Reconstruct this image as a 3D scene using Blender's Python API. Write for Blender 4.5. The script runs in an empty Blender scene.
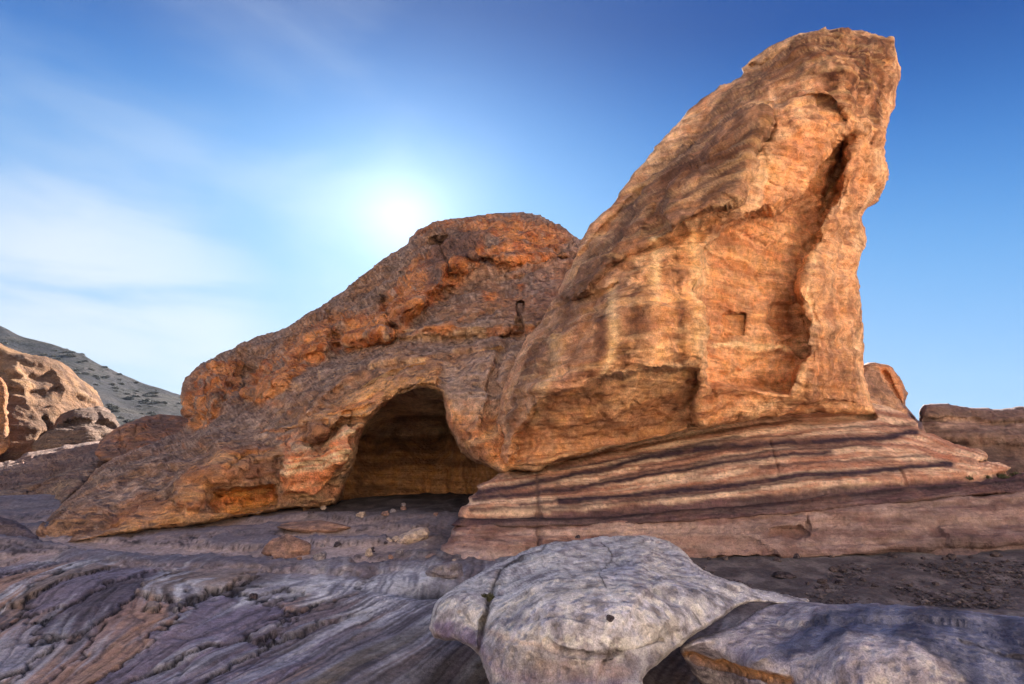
import bpy, math, random
import numpy as np
from mathutils import Vector

# ------------------------------------------------------------------ camera, light, exposure
sc = bpy.context.scene
COL = sc.collection
IW, IH, F = 1024, 684, 560.0
PITCH = math.radians(13.0)
CAM = np.array([0.0, 0.0, 1.6])
cp, sp = math.cos(PITCH), math.sin(PITCH)

def ray(px, py):
    u = (np.asarray(px, float) - IW / 2) / F
    v = (IH / 2 - np.asarray(py, float)) / F
    return np.stack([u, cp - v * sp, sp + v * cp], -1)

def world(px, py, Y):
    r = ray(px, py)
    return CAM + r * (np.asarray(Y, float) / r[..., 1])[..., None]

def slope(py):
    v = (IH / 2 - py) / F
    return (sp + v * cp) / (cp - v * sp)

cd = bpy.data.cameras.new("camera")
cam = bpy.data.objects.new("camera", cd)
COL.objects.link(cam)
cam.location = CAM
cam.rotation_euler = (math.radians(90) + PITCH, 0, 0)
cd.sensor_width = 36
cd.lens = 36 * F / IW
cd.clip_start = 0.05
cd.clip_end = 5000
sc.camera = cam

SUN_PX = (578, 238)        # the sun stands just behind the dome's shoulder
GLOW_PX = (402, 216)
sd_ = ray(*SUN_PX); sd_ /= np.linalg.norm(sd_)
SUN_EL = math.asin(sd_[2])
SUN_AZ = math.atan2(sd_[0], sd_[1])
gd = ray(*GLOW_PX); gd /= np.linalg.norm(gd)

w = bpy.data.worlds.new("World")
sc.world = w
w.use_nodes = True
nt = w.node_tree
nt.nodes.clear()
N = nt.nodes.new
L = nt.links.new

def math_node(nt, op, a, b=None, clamp=False):
    n = nt.nodes.new('ShaderNodeMath'); n.operation = op; n.use_clamp = clamp
    for i, x in enumerate((a, b)):
        if x is None: continue
        if isinstance(x, (int, float)): n.inputs[i].default_value = x
        else: nt.links.new(x, n.inputs[i])
    return n.outputs[0]

def mix_col(nt, fac, a, b, mode='MIX'):
    n = nt.nodes.new('ShaderNodeMix'); n.data_type = 'RGBA'; n.blend_type = mode
    for i, x in ((0, fac), (6, a), (7, b)):
        if isinstance(x, (int, float)): n.inputs[i].default_value = x
        elif isinstance(x, (tuple, list)): n.inputs[i].default_value = (*x[:3], 1)
        else: nt.links.new(x, n.inputs[i])
    return n.outputs[2]

SKY_STRENGTH = 0.05
EXPOSURE = 2.54
SKY_K = 1 / (SKY_STRENGTH * 2 ** EXPOSURE)
out = N('ShaderNodeOutputWorld')
bg = N('ShaderNodeBackground'); bg.inputs[1].default_value = SKY_STRENGTH
sky = N('ShaderNodeTexSky'); sky.sky_type = 'NISHITA'; sky.sun_disc = False
sky.sun_elevation = SUN_EL; sky.sun_rotation = SUN_AZ
sky.altitude = 900; sky.air_density = 1.3; sky.dust_density = 0.5; sky.ozone_density = 3.0
tc = N('ShaderNodeTexCoord')
def dot_dir(d):
    n = nt.nodes.new('ShaderNodeVectorMath'); n.operation = 'DOT_PRODUCT'
    L(tc.outputs['Generated'], n.inputs[0]); n.inputs[1].default_value = tuple(d)
    return n.outputs['Value']
def blob(px, py, deg_in, deg_out):
    d = ray(px, py); d = d / np.linalg.norm(d)
    m = nt.nodes.new('ShaderNodeMapRange'); m.interpolation_type = 'SMOOTHSTEP'
    L(dot_dir(d), m.inputs['Value'])
    m.inputs['From Min'].default_value = math.cos(math.radians(deg_out))
    m.inputs['From Max'].default_value = math.cos(math.radians(deg_in))
    return m.outputs[0]
hs = N('ShaderNodeHueSaturation'); hs.inputs['Saturation'].default_value = 1.25
hs.inputs['Hue'].default_value = 0.505
L(sky.outputs[0], hs.inputs['Color'])
# the clear sky deepens with height and away from the sun; the Nishita sky is blended with that falloff
sep = N('ShaderNodeSeparateXYZ'); L(tc.outputs['Generated'], sep.inputs[0])
elev = math_node(nt, 'MULTIPLY', math_node(nt, 'ARCSINE', sep.outputs[2]), 180 / math.pi * .0180)
asun = math_node(nt, 'MULTIPLY', math_node(nt, 'ARCCOSINE', dot_dir(gd)), 180 / math.pi * .0050)
rp = N('ShaderNodeValToRGB'); rp.color_ramp.interpolation = 'B_SPLINE'
L(math_node(nt, 'MULTIPLY', math_node(nt, 'ADD', elev, asun), .8), rp.inputs[0])
els = [(0.0, (.80, .90, 1.0)), (.25, (.50, .72, .98)), (.38, (.34, .59, .95)), (.55, (.17, .45, .88)), (.72, (.040, .21, .64)), (.88, (.010, .065, .32)), (1.3, (.010, .06, .28))]
cr = rp.color_ramp
while len(cr.elements) < len(els): cr.elements.new(.5)
for e, (p, c) in zip(cr.elements, els): e.position = min(1, p * .8); e.color = (*c, 1)
rs = N('ShaderNodeVectorMath'); rs.operation = 'SCALE'; rs.inputs['Scale'].default_value = SKY_K
L(rp.outputs[0], rs.inputs[0])
skyc = mix_col(nt, .975, hs.outputs[0], rs.outputs[0])
# thin cirrus: noise on the view direction, only in the parts of the sky that carry it
def cirrus(scale, stretch, rot, lo, hi, seed):
    mp = N('ShaderNodeMapping'); mp.inputs['Scale'].default_value = stretch
    mp.inputs['Rotation'].default_value = rot; mp.inputs['Location'].default_value = (seed, seed * .7, 0)
    L(tc.outputs['Generated'], mp.inputs[0])
    nz = N('ShaderNodeTexNoise'); nz.inputs['Scale'].default_value = scale
    nz.inputs['Detail'].default_value = 6; nz.inputs['Roughness'].default_value = .5
    nz.inputs['Distortion'].default_value = .4
    L(mp.outputs[0], nz.inputs['Vector'])
    m = N('ShaderNodeMapRange'); m.interpolation_type = 'SMOOTHSTEP'
    L(nz.outputs[0], m.inputs['Value'])
    m.inputs['From Min'].default_value = lo; m.inputs['From Max'].default_value = hi
    return m.outputs[0]
c1 = cirrus(2.2, (1, 1, 2.2), (0, .5, 0), .36, .68, 3.1)
m1 = math_node(nt, 'MULTIPLY', c1, blob(210, 190, 4, 30))
c2 = cirrus(2.6, (1, 1, 4.0), (0, .15, 0), .30, .62, 7.7)
m2 = math_node(nt, 'MULTIPLY', c2, blob(90, 345, 3, 17))
cl = math_node(nt, 'ADD', math_node(nt, 'MULTIPLY', m1, .30), math_node(nt, 'MULTIPLY', m2, .75), True)
CLOUD = tuple(v * SKY_K for v in (.78, .87, .97))
skyc = mix_col(nt, cl, skyc, CLOUD)
c3 = cirrus(1.6, (1, 1, 1.6), (0, 0, 0), .30, .62, 12.3)  # unseen white cloud added behind the camera to brighten the shaded faces
m3 = nt.nodes.new('ShaderNodeMapRange'); m3.interpolation_type = 'SMOOTHSTEP'
L(sep.outputs[1], m3.inputs['Value']); m3.inputs['From Min'].default_value = .15; m3.inputs['From Max'].default_value = -.35
skyc = mix_col(nt, math_node(nt, 'MULTIPLY', math_node(nt, 'MULTIPLY', c3, m3.outputs[0]), .9), skyc, tuple(v * SKY_K * 1.1 for v in (.95, .95, 1.0)))
# bright aureole around the sun
dgl = math_node(nt, 'MAXIMUM', dot_dir(gd), 0.0)
def lobe(n, amp, c):
    global skyc
    v = nt.nodes.new('ShaderNodeVectorMath'); v.operation = 'SCALE'; v.inputs[0].default_value = tuple(x * SKY_K * amp for x in c)
    L(math_node(nt, 'POWER', dgl, n), v.inputs['Scale'])
    skyc = mix_col(nt, 1.0, skyc, v.outputs[0], 'ADD')
lobe(450, .32, (1, .95, .88))
lobe(90, .22, (.9, .95, 1))
lobe(14, .26, (.68, .86, .96))
L(skyc, bg.inputs[0])
L(bg.outputs[0], out.inputs[0])

sl = bpy.data.lights.new("sun", 'SUN')
sl.energy = 5.0; sl.angle = math.radians(.5); sl.color = (1, .94, .86)
sun = bpy.data.objects.new("sun", sl); COL.objects.link(sun)
sun.rotation_euler = Vector(tuple(sd_)).to_track_quat('Z', 'Y').to_euler()
sun.location = (0, 40, 60)

sc.render.engine = 'CYCLES'
sc.view_settings.view_transform = 'Standard'
sc.view_settings.look = 'None'
sc.view_settings.gamma = 1
sc.view_settings.use_curve_mapping = False
sc.view_settings.exposure = EXPOSURE
sc.cycles.max_bounces = 6
sc.cycles.diffuse_bounces = 4

# ------------------------------------------------------------------ numeric helpers
def hsh(ix, iy, iz, seed):
    h = (ix.astype(np.int64) * 374761393 + iy.astype(np.int64) * 668265263 + iz.astype(np.int64) * 2147483647 + seed * 974634777) & 0xffffffff
    h = ((h ^ (h >> 13)) * 1274126177) & 0xffffffff
    h = ((h ^ (h >> 16)) * 2246822519) & 0xffffffff
    return (h ^ (h >> 15)) & 0xffffffff

def rnd(ix, iy, iz, seed):
    return hsh(ix, iy, iz, seed) / 4294967295.0

G12 = np.array([(1,1,0),(-1,1,0),(1,-1,0),(-1,-1,0),(1,0,1),(-1,0,1),(1,0,-1),(-1,0,-1),(0,1,1),(0,-1,1),(0,1,-1),(0,-1,-1)], float)
def perlin(P, seed=0):
    fl = np.floor(P); i = fl.astype(np.int64); f = P - fl
    u = f * f * f * (f * (f * 6 - 15) + 10)
    r = 0
    for dx in (0, 1):
        wx = u[..., 0] if dx else 1 - u[..., 0]
        for dy in (0, 1):
            wy = u[..., 1] if dy else 1 - u[..., 1]
            for dz in (0, 1):
                wz = u[..., 2] if dz else 1 - u[..., 2]
                g = G12[hsh(i[..., 0] + dx, i[..., 1] + dy, i[..., 2] + dz, seed) % 12]
                r = r + wx * wy * wz * (g[..., 0] * (f[..., 0] - dx) + g[..., 1] * (f[..., 1] - dy) + g[..., 2] * (f[..., 2] - dz))
    return r

def fbm(P, octv=4, seed=0, gain=.5):
    a, s, r = 1.0, 1.0, 0
    for k in range(octv):
        r = r + a * perlin(P * s, seed + k * 17); a *= gain; s *= 2.03
    return r

def ridged(P, octv=3, seed=0):
    a, s, r = 1.0, 1.0, 0
    for k in range(octv):
        r = r + a * (1 - 2 * np.abs(perlin(P * s, seed + k * 13))) ; a *= .5; s *= 2.1
    return r - 1.1

def worley(P2, seed=0, jit=.9):
    """2-D cells: F1, F2, cell random, offset vector to the nearest centre"""
    fl = np.floor(P2).astype(np.int64)
    f1 = np.full(P2.shape[0], 9.0); f2 = f1.copy(); cid = np.zeros(P2.shape[0]); off = np.zeros_like(P2)
    z0 = np.zeros(P2.shape[0], np.int64)
    for dx in (-1, 0, 1):
        for dy in (-1, 0, 1):
            cx, cy = fl[:, 0] + dx, fl[:, 1] + dy
            qx = cx + .5 + jit * (rnd(cx, cy, z0, seed) - .5)
            qy = cy + .5 + jit * (rnd(cx, cy, z0 + 1, seed) - .5)
            o = np.stack([P2[:, 0] - qx, P2[:, 1] - qy], -1)
            d = np.hypot(o[:, 0], o[:, 1])
            m = d < f1
            f2 = np.where(m, f1, np.minimum(f2, d))
            cid = np.where(m, rnd(cx, cy, z0 + 2, seed), cid)
            off = np.where(m[:, None], o, off)
            f1 = np.where(m, d, f1)
    return f1, f2, cid, off

def sm(a, b, x):
    t = np.clip((x - a) / (b - a), 0, 1)
    return t * t * (3 - 2 * t)

def lin(c):
    c = np.array(c, float) / 255
    return np.where(c <= .04045, c / 12.92, ((c + .055) / 1.055) ** 2.4)

def mixc(a, b, t):
    return a + (b - a) * np.asarray(t)[..., None]

def spline(pts, closed=True, seg=4.0):
    """Catmull-Rom through pts (any number of columns), sampled about every seg pixels"""
    p = np.array(pts, float); n = len(p); o = []
    rng_ = range(n) if closed else range(n - 1)
    for k in rng_:
        if closed: a, b, c, d = p[k - 1], p[k], p[(k + 1) % n], p[(k + 2) % n]
        else: a, b, c, d = p[max(k - 1, 0)], p[k], p[k + 1], p[min(k + 2, n - 1)]
        m = max(1, int(np.hypot(*(c - b)[:2]) / seg))
        t = (np.arange(m) / m)[:, None]
        o.append(b + .5 * t * (c - a + t * (2 * a - 5 * b + 4 * c - d + t * (3 * (b - c) + d - a))))
    if not closed: o.append(p[-1:])
    return np.concatenate(o)

def seg_dist(x, y, poly, closed=True):
    """distance to a polyline, plus index and parameter of the nearest segment"""
    p = np.asarray(poly, float)
    a = p if closed else p[:-1]
    b = np.roll(p, -1, 0) if closed else p[1:]
    best = np.full(x.shape, 1e18); bi = np.zeros(x.shape, int); bt = np.zeros(x.shape)
    for k in range(len(a)):
        dx, dy = b[k, 0] - a[k, 0], b[k, 1] - a[k, 1]
        q = dx * dx + dy * dy + 1e-12
        t = np.clip(((x - a[k, 0]) * dx + (y - a[k, 1]) * dy) / q, 0, 1)
        d = (x - a[k, 0] - t * dx) ** 2 + (y - a[k, 1] - t * dy) ** 2
        m = d < best
        best = np.where(m, d, best); bi = np.where(m, k, bi); bt = np.where(m, t, bt)
    return np.sqrt(best), bi, bt

def inside(x, y, poly):
    p = np.asarray(poly, float); r = np.zeros(x.shape, bool)
    n = len(p); j = n - 1
    for i in range(n):
        yi, yj, xi, xj = p[i, 1], p[j, 1], p[i, 0], p[j, 0]
        if yi != yj:
            c = ((yi > y) != (yj > y)) & (x < (xj - xi) * (y - yi) / (yj - yi) + xi)
            r ^= c
        j = i
    return r

def region(x, y, poly, soft):
    """0 outside a polygon, rising to 1 at soft pixels inside its edge"""
    p = np.array(poly, float)
    r = np.zeros(x.shape)
    m = (x > p[:, 0].min()) & (x < p[:, 0].max()) & (y > p[:, 1].min()) & (y < p[:, 1].max())
    if not m.any(): return r
    xs, ys = x[m], y[m]
    d, _, _ = seg_dist(xs, ys, p)
    r[m] = np.where(inside(xs, ys, p), sm(0, soft, d), 0)
    return r

def stroke(x, y, line, width):
    p = np.array(line, float); r = np.zeros(x.shape); e = width * 3
    m = (x > p[:, 0].min() - e) & (x < p[:, 0].max() + e) & (y > p[:, 1].min() - e) & (y < p[:, 1].max() + e)
    if not m.any(): return r
    d, _, _ = seg_dist(x[m], y[m], p, False)
    r[m] = np.exp(-(d / width) ** 2)
    return r

def tps(ctrl, x, y, reg=1e-4):
    c = np.array(ctrl, float); S = 100.0
    X = c[:, :2] / S; v = c[:, 2]; n = len(c)
    def K(r2): return np.where(r2 > 0, r2 * np.log(r2 + 1e-12) * .5, 0)
    r2 = ((X[:, None] - X[None]) ** 2).sum(-1)
    A = np.zeros((n + 3, n + 3)); A[:n, :n] = K(r2) + np.eye(n) * reg
    A[:n, n] = 1; A[:n, n + 1:] = X; A[n:, :n] = A[:n, n:].T
    s = np.linalg.solve(A, np.concatenate([v, np.zeros(3)]))
    r = s[n] + s[n + 1] * x / S + s[n + 2] * y / S
    for k in range(n):
        r = r + s[k] * K((x / S - X[k, 0]) ** 2 + (y / S - X[k, 1]) ** 2)
    return r

def face_normals_to_verts(P, Q):
    fn = np.cross(P[Q[:, 2]] - P[Q[:, 0]], P[Q[:, 3]] - P[Q[:, 1]])
    n = np.zeros_like(P)
    for k in range(4): np.add.at(n, Q[:, k], fn)
    return n / (np.linalg.norm(n, axis=1, keepdims=True) + 1e-12)

def smooth_field(V, Q, it):
    for _ in range(it):
        a = np.zeros_like(V); c = np.zeros(len(V))
        for k in range(4):
            i, j = Q[:, k], Q[:, (k + 1) % 4]
            for d in range(V.shape[1]):
                a[:, d] += np.bincount(i, V[j, d], len(V)) + np.bincount(j, V[i, d], len(V))
            c += np.bincount(i, minlength=len(V)) + np.bincount(j, minlength=len(V))
        V = .5 * V + .5 * a / np.maximum(c, 1)[:, None]
    return V

def set_props(o, label=None, cat=None, group=None, kind=None):
    if label: o['label'] = label
    if cat: o['category'] = cat
    if group: o['group'] = group
    if kind: o['kind'] = kind
    return o

def empty(name, loc, **kw):
    o = bpy.data.objects.new(name, None); COL.objects.link(o); o.location = tuple(loc)
    o.empty_display_size = .3
    return set_props(o, **kw)

def mesh_object(name, P, Q, col, mat, parent=None, base=None):
    if parent is not None: base = np.array(parent.location)
    if base is None: base = np.array([P[:, 0].mean(), P[:, 1].mean(), P[:, 2].min()])
    me = bpy.data.meshes.new(name)
    V = (P - base).astype(np.float32)
    me.vertices.add(len(V)); me.vertices.foreach_set('co', V.ravel())
    k = Q.shape[1]
    me.loops.add(Q.size); me.loops.foreach_set('vertex_index', Q.astype(np.int32).ravel())
    me.polygons.add(len(Q)); me.polygons.foreach_set('loop_start', np.arange(0, Q.size, k, dtype=np.int32))
    me.update(calc_edges=True); me.validate()
    me.polygons.foreach_set('use_smooth', np.ones(len(me.polygons), bool))
    if col is not None:
        a = me.color_attributes.new('tint', 'FLOAT_COLOR', 'POINT')
        a.data.foreach_set('color', np.concatenate([np.clip(col, 0.004, .95), np.ones((len(col), 1))], 1).astype(np.float32).ravel())
    me.materials.append(mat)
    o = bpy.data.objects.new(name, me); COL.objects.link(o)
    if parent is not None: o.parent = parent
    else: o.location = tuple(base)
    return o

# ------------------------------------------------------------------ materials
def rock_material(name, fine=.012, scale=1.0, rough=.92, spec=.2, var=.35, strata=0.0, pits=0.0, sat=.92):
    """stone: its own colours (tint), broken up by grain, blotches and layers; bumps at three sizes"""
    m = bpy.data.materials.new(name); m.use_nodes = True
    t = m.node_tree; b = t.nodes['Principled BSDF']
    b.inputs['Roughness'].default_value = rough
    b.inputs['Specular IOR Level'].default_value = spec
    co = t.nodes.new('ShaderNodeTexCoord').outputs['Object']
    def noise(s, det=5, r=.6, vec=None, dist=0):
        n = t.nodes.new('ShaderNodeTexNoise'); n.inputs['Scale'].default_value = s * scale
        n.inputs['Detail'].default_value = det; n.inputs['Roughness'].default_value = r; n.inputs['Distortion'].default_value = dist
        t.links.new(vec or co, n.inputs['Vector']); return n.outputs[0]
    def mapr(v, a, b_, c, d):
        n = t.nodes.new('ShaderNodeMapRange'); t.links.new(v, n.inputs[0])
        for i, x in enumerate((a, b_, c, d)): n.inputs[i + 1].default_value = x
        return n.outputs[0]
    at = t.nodes.new('ShaderNodeAttribute'); at.attribute_name = 'tint'
    c = at.outputs['Color']
    big, mid, fin = noise(1.3, 6, .65), noise(7, 5, .7), noise(42, 3, .7)
    v = math_node(t, 'MULTIPLY', mapr(big, .3, .7, 1 - var * .6, 1 + var * .6), mapr(mid, .25, .75, 1 - var, 1 + var))
    v = math_node(t, 'MULTIPLY', v, mapr(fin, .3, .7, 1 - var * .7, 1 + var * .7))
    lay = None
    if strata:
        mp = t.nodes.new('ShaderNodeMapping'); mp.inputs['Scale'].default_value = (.35, .35, 9)
        mp.inputs['Rotation'].default_value = (0, .06, 0)
        t.links.new(co, mp.inputs[0]); lay = noise(1.6, 4, .65, mp.outputs[0], .3)
        v = math_node(t, 'MULTIPLY', v, mapr(lay, .3, .7, 1 - strata, 1 + strata))
    g = t.nodes.new('ShaderNodeVectorMath'); g.operation = 'SCALE'
    t.links.new(c, g.inputs[0]); t.links.new(v, g.inputs['Scale'])
    # slight drift of hue between neighbouring grains
    hue = t.nodes.new('ShaderNodeHueSaturation'); t.links.new(g.outputs[0], hue.inputs['Color'])
    t.links.new(mapr(noise(4.3, 4, .6), .3, .7, .501, .511), hue.inputs['Hue'])
    t.links.new(mapr(noise(3.1, 4, .6), .3, .7, sat * .9, sat * 1.1), hue.inputs['Saturation'])
    t.links.new(hue.outputs[0], b.inputs['Base Color'])
    hgt = math_node(t, 'ADD', math_node(t, 'MULTIPLY', mid, 1.0), math_node(t, 'MULTIPLY', fin, .35))
    hgt = math_node(t, 'ADD', hgt, math_node(t, 'MULTIPLY', big, 1.6))
    if lay is not None: hgt = math_node(t, 'ADD', hgt, math_node(t, 'MULTIPLY', lay, 1.1))
    if pits:
        vo = t.nodes.new('ShaderNodeTexVoronoi'); vo.inputs['Scale'].default_value = 6 * scale
        vo.inputs['Randomness'].default_value = 1
        t.links.new(co, vo.inputs['Vector'])
        hgt = math_node(t, 'ADD', hgt, math_node(t, 'MULTIPLY', mapr(vo.outputs['Distance'], 0, .45, 0, 1), pits))
    bp = t.nodes.new('ShaderNodeBump'); bp.inputs['Strength'].default_value = 1
    bp.inputs['Distance'].default_value = fine / scale * 5
    t.links.new(hgt, bp.inputs['Height']); t.links.new(bp.outputs[0], b.inputs['Normal'])
    return m

M_SAND = rock_material('weathered_sandstone', .012, 1.1, strata=.22, pits=.7, var=.48, sat=.97)
M_DOME = rock_material('crusted_sandstone', .021, .75, strata=.12, pits=1.4, var=.52, sat=.98)
M_BAND = rock_material('banded_sandstone', .016, 1.3, var=.38, strata=.14, pits=.4)
M_PALE = rock_material('pale_smooth_stone', .014, 2.4, var=.5, pits=.9, sat=1)
M_GROUND = rock_material('bare_bedrock', .007, 2.2, var=.48, pits=.4, sat=.9)
M_FAR = rock_material('distant_stone', .035, .16, spec=.03, strata=.12)
M_PLAIN = rock_material('ground_and_bounce_slope_sand', .02, .5, var=.18)  # sand of the ground sheet and its added bounce slope
M_GRAVEL = rock_material('dark_gravel', .006, 4.0, var=.5)

def plain_material(name, col, rough=.8):
    m = bpy.data.materials.new(name); m.use_nodes = True
    t = m.node_tree; b = t.nodes['Principled BSDF']; b.inputs['Roughness'].default_value = rough
    n = t.nodes.new('ShaderNodeTexNoise'); n.inputs['Scale'].default_value = 9; n.inputs['Detail'].default_value = 4
    c = t.nodes.new('ShaderNodeTexCoord'); t.links.new(c.outputs['Object'], n.inputs['Vector'])
    a = np.array(col)
    t.links.new(mix_col(t, n.outputs[0], tuple(a * .5), tuple(a * 1.5)), b.inputs['Base Color'])
    return m
M_LEAF = plain_material('dry_green_leaves', (.075, .075, .042))
M_SHRUB = plain_material('desert_shrub_leaves', (.11, .105, .085))

ALB = 1.0
def C(r, g, b): return lin((r, g, b)) * ALB

# ------------------------------------------------------------------ a rock: outline + relief + a rounded back
def rock(name, outline, ctrl, feats, thick, wback, step, relief, colour, mat, parent=None, R=.8, wd=14, jag=1.0, jagf=.08, seed=1, back=True, warp=2.5, rimkeep=.5):
    """outline points (px, py[, recede, width]) are turned into real positions with the depths of ctrl"""
    ol = []
    for p in outline:
        ol.append((p[0], p[1], p[2] if len(p) > 2 else R, p[3] if len(p) > 3 else wd))
    S = spline(ol, True, 3.0)
    jn = fbm(np.stack([S[:, 0] * jagf, S[:, 1] * jagf, np.zeros(len(S))], -1), 3, seed + 90)
    jm = fbm(np.stack([S[:, 0] * jagf, S[:, 1] * jagf, np.ones(len(S)) * 7.3], -1), 3, seed + 91)
    S[:, 0] += jn * jag * 2; S[:, 1] += jm * jag * 2
    S[:, 2] = np.maximum(S[:, 2], .01); S[:, 3] = np.maximum(S[:, 3], 1.5)
    x0, y0 = S[:, 0].min() - step, S[:, 1].min() - step
    nx = int((S[:, 0].max() - x0) / step) + 3; ny = int((S[:, 1].max() - y0) / step) + 3
    gx, gy = np.meshgrid(x0 + np.arange(nx) * step, y0 + np.arange(ny) * step)
    x, y = gx.ravel(), gy.ravel()
    ins = inside(x, y, S[:, :2])
    I = ins.reshape(ny, nx)
    cell = I[:-1, :-1] | I[1:, :-1] | I[:-1, 1:] | I[1:, 1:]
    idx = np.arange(nx * ny).reshape(ny, nx)
    Q = np.stack([idx[:-1, :-1][cell], idx[1:, :-1][cell], idx[1:, 1:][cell], idx[:-1, 1:][cell]], -1)
    used = np.unique(Q); rm = -np.ones(nx * ny, int); rm[used] = np.arange(len(used)); Q = rm[Q]
    x, y, ins = x[used], y[used], ins[used]
    # nearest outline point, by way of the sampled points (fast), then the two segments beside it
    d = np.full(x.shape, 1e9); bi = np.zeros(x.shape, int)
    for k0 in range(0, len(x), 4000):
        sl_ = slice(k0, k0 + 4000)
        dd = (x[sl_, None] - S[None, :, 0]) ** 2 + (y[sl_, None] - S[None, :, 1]) ** 2
        bi[sl_] = dd.argmin(1)
    nS = len(S); Rw = S[bi, 2].copy(); Ww = S[bi, 3].copy(); fx, fy = S[bi, 0].copy(), S[bi, 1].copy()
    d = np.hypot(x - fx, y - fy)
    for o in (-1, 0):
        a = S[(bi + o) % nS]; b = S[(bi + o + 1) % nS]; e = b - a
        t = np.clip(((x - a[:, 0]) * e[:, 0] + (y - a[:, 1]) * e[:, 1]) / (e[:, 0] ** 2 + e[:, 1] ** 2 + 1e-9), 0, 1)
        q = a + e * t[:, None]; dn = np.hypot(x - q[:, 0], y - q[:, 1]); m = dn < d
        d = np.where(m, dn, d); fx = np.where(m, q[:, 0], fx); fy = np.where(m, q[:, 1], fy)
        Rw = np.where(m, q[:, 2], Rw); Ww = np.where(m, q[:, 3], Ww)
    rim = ~ins
    x = np.where(rim, fx, x); y = np.where(rim, fy, y); d = np.where(rim, 0, d)
    D = tps(ctrl, x, y)
    wx = x + warp * fbm(np.stack([x * .06, y * .06, 0 * x + 3.3], -1), 3, seed + 5)
    wy = y + warp * fbm(np.stack([x * .06, y * .06, 0 * x + 9.1], -1), 3, seed + 6)
    fsum = 0 * x
    for ft in feats:
        if ft[0] == 'reg': fsum = fsum + region(wx, wy, ft[1], ft[3]) * ft[2]
        elif ft[0] == 'crk': fsum = fsum + stroke(wx, wy, spline(ft[1], False, 4), ft[3]) * ft[2]
    u = np.clip(d / Ww, 0, 1)
    front = D + fsum * sm(0, 6, d) + Rw * (1 - np.sqrt(np.maximum(0, 1 - (1 - u) ** 2)))
    P = world(x, y, front)
    nF = len(x)
    if back:
        ub = np.clip(d / wback, 0, 1)
        Bk = D + Rw + thick * np.sqrt(np.maximum(0, 1 - (1 - ub) ** 2)) + .02
        PB = world(x, y, Bk)
        mb = -np.ones(nF, int); inn = np.where(ins)[0]; mb[inn] = nF + np.arange(len(inn)); mb[rim] = np.where(rim)[0]
        P = np.concatenate([P, PB[inn]]); Q = np.concatenate([Q, mb[Q][:, ::-1]])
        xx = np.concatenate([x, x[inn]]); yy = np.concatenate([y, y[inn]]); wwx = np.concatenate([wx, wx[inn]]); wwy = np.concatenate([wy, wy[inn]])
        dd = np.concatenate([d, d[inn]]); isf = np.concatenate([np.ones(nF), np.zeros(len(inn))])
    else:
        xx, yy, wwx, wwy, dd, isf = x, y, wx, wy, d, np.ones(nF)
    n = smooth_field(face_normals_to_verts(P, Q), Q, 3)
    n /= np.linalg.norm(n, axis=1, keepdims=True) + 1e-12
    if (n[:nF] * (CAM - P[:nF])).sum() < 0:
        Q = Q[:, ::-1]; n = -n
    h = relief(P, xx, yy, n)
    h = h * (rimkeep + (1 - rimkeep) * sm(0, 9, dd))
    P2 = P + n * h[:, None]
    wr = sm(5, 1.5, dd)[:, None] * .9
    for _ in range(3): P2 = P2 + (smooth_field(P2, Q, 1) - P2) * wr
    n2 = face_normals_to_verts(P2, Q)
    col = colour(P2, wwx, wwy, n2, h)
    return mesh_object(name, P2, Q, col, mat, parent)

def paint(col, x, y, poly, c, soft=6, k=1.0, P=None, ragged=0.0, seed=3, fr=1.2):
    r = region(x, y, poly, soft) * k
    if ragged and P is not None:
        r = r * sm(.5 - ragged, .5 + ragged * .3, .5 + fbm(P * fr, 4, seed) * .9 + .15)
    return mixc(col, c, r)

def streak(col, x, y, line, width, c, k=1.0):
    return mixc(col, c, np.clip(stroke(x, y, spline(line, False, 4), width) * k, 0, 1))

def beds(P, s, freq, seed, lat=.35, octv=4):
    return fbm(np.stack([P[:, 0] * lat, P[:, 1] * lat, s * freq], -1), octv, seed)

def facets(P2, seed, tilt=1.0):
    f1, f2, cid, off = worley(P2, seed, 1.0)
    a = cid * 997.0; k = (cid * 7919.0) % 1.0
    return (k - .5) + tilt * (np.cos(a) * off[:, 0] + np.sin(a) * off[:, 1]), f2 - f1

def strat(P, seed, dipx=.05, dipy=0.0, warp=.25):
    return P[:, 2] - dipx * P[:, 0] - dipy * P[:, 1] + warp * fbm(P * .35, 3, seed)

def band1(s, seed, octv=3):
    z = np.zeros_like(s)
    return fbm(np.stack([s, z + 3.7, z + 1.3], -1), octv, seed)

# ================================================================== SETTING
GK, G0 = .115, -.82
def ground_z(X, Y):
    z = G0 + GK * Y
    # the floor levels off at and inside the cave
    z = np.where(Y > 14.6, G0 + GK * 14.6 + (Y - 14.6) * .02, z)
    return z

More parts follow.
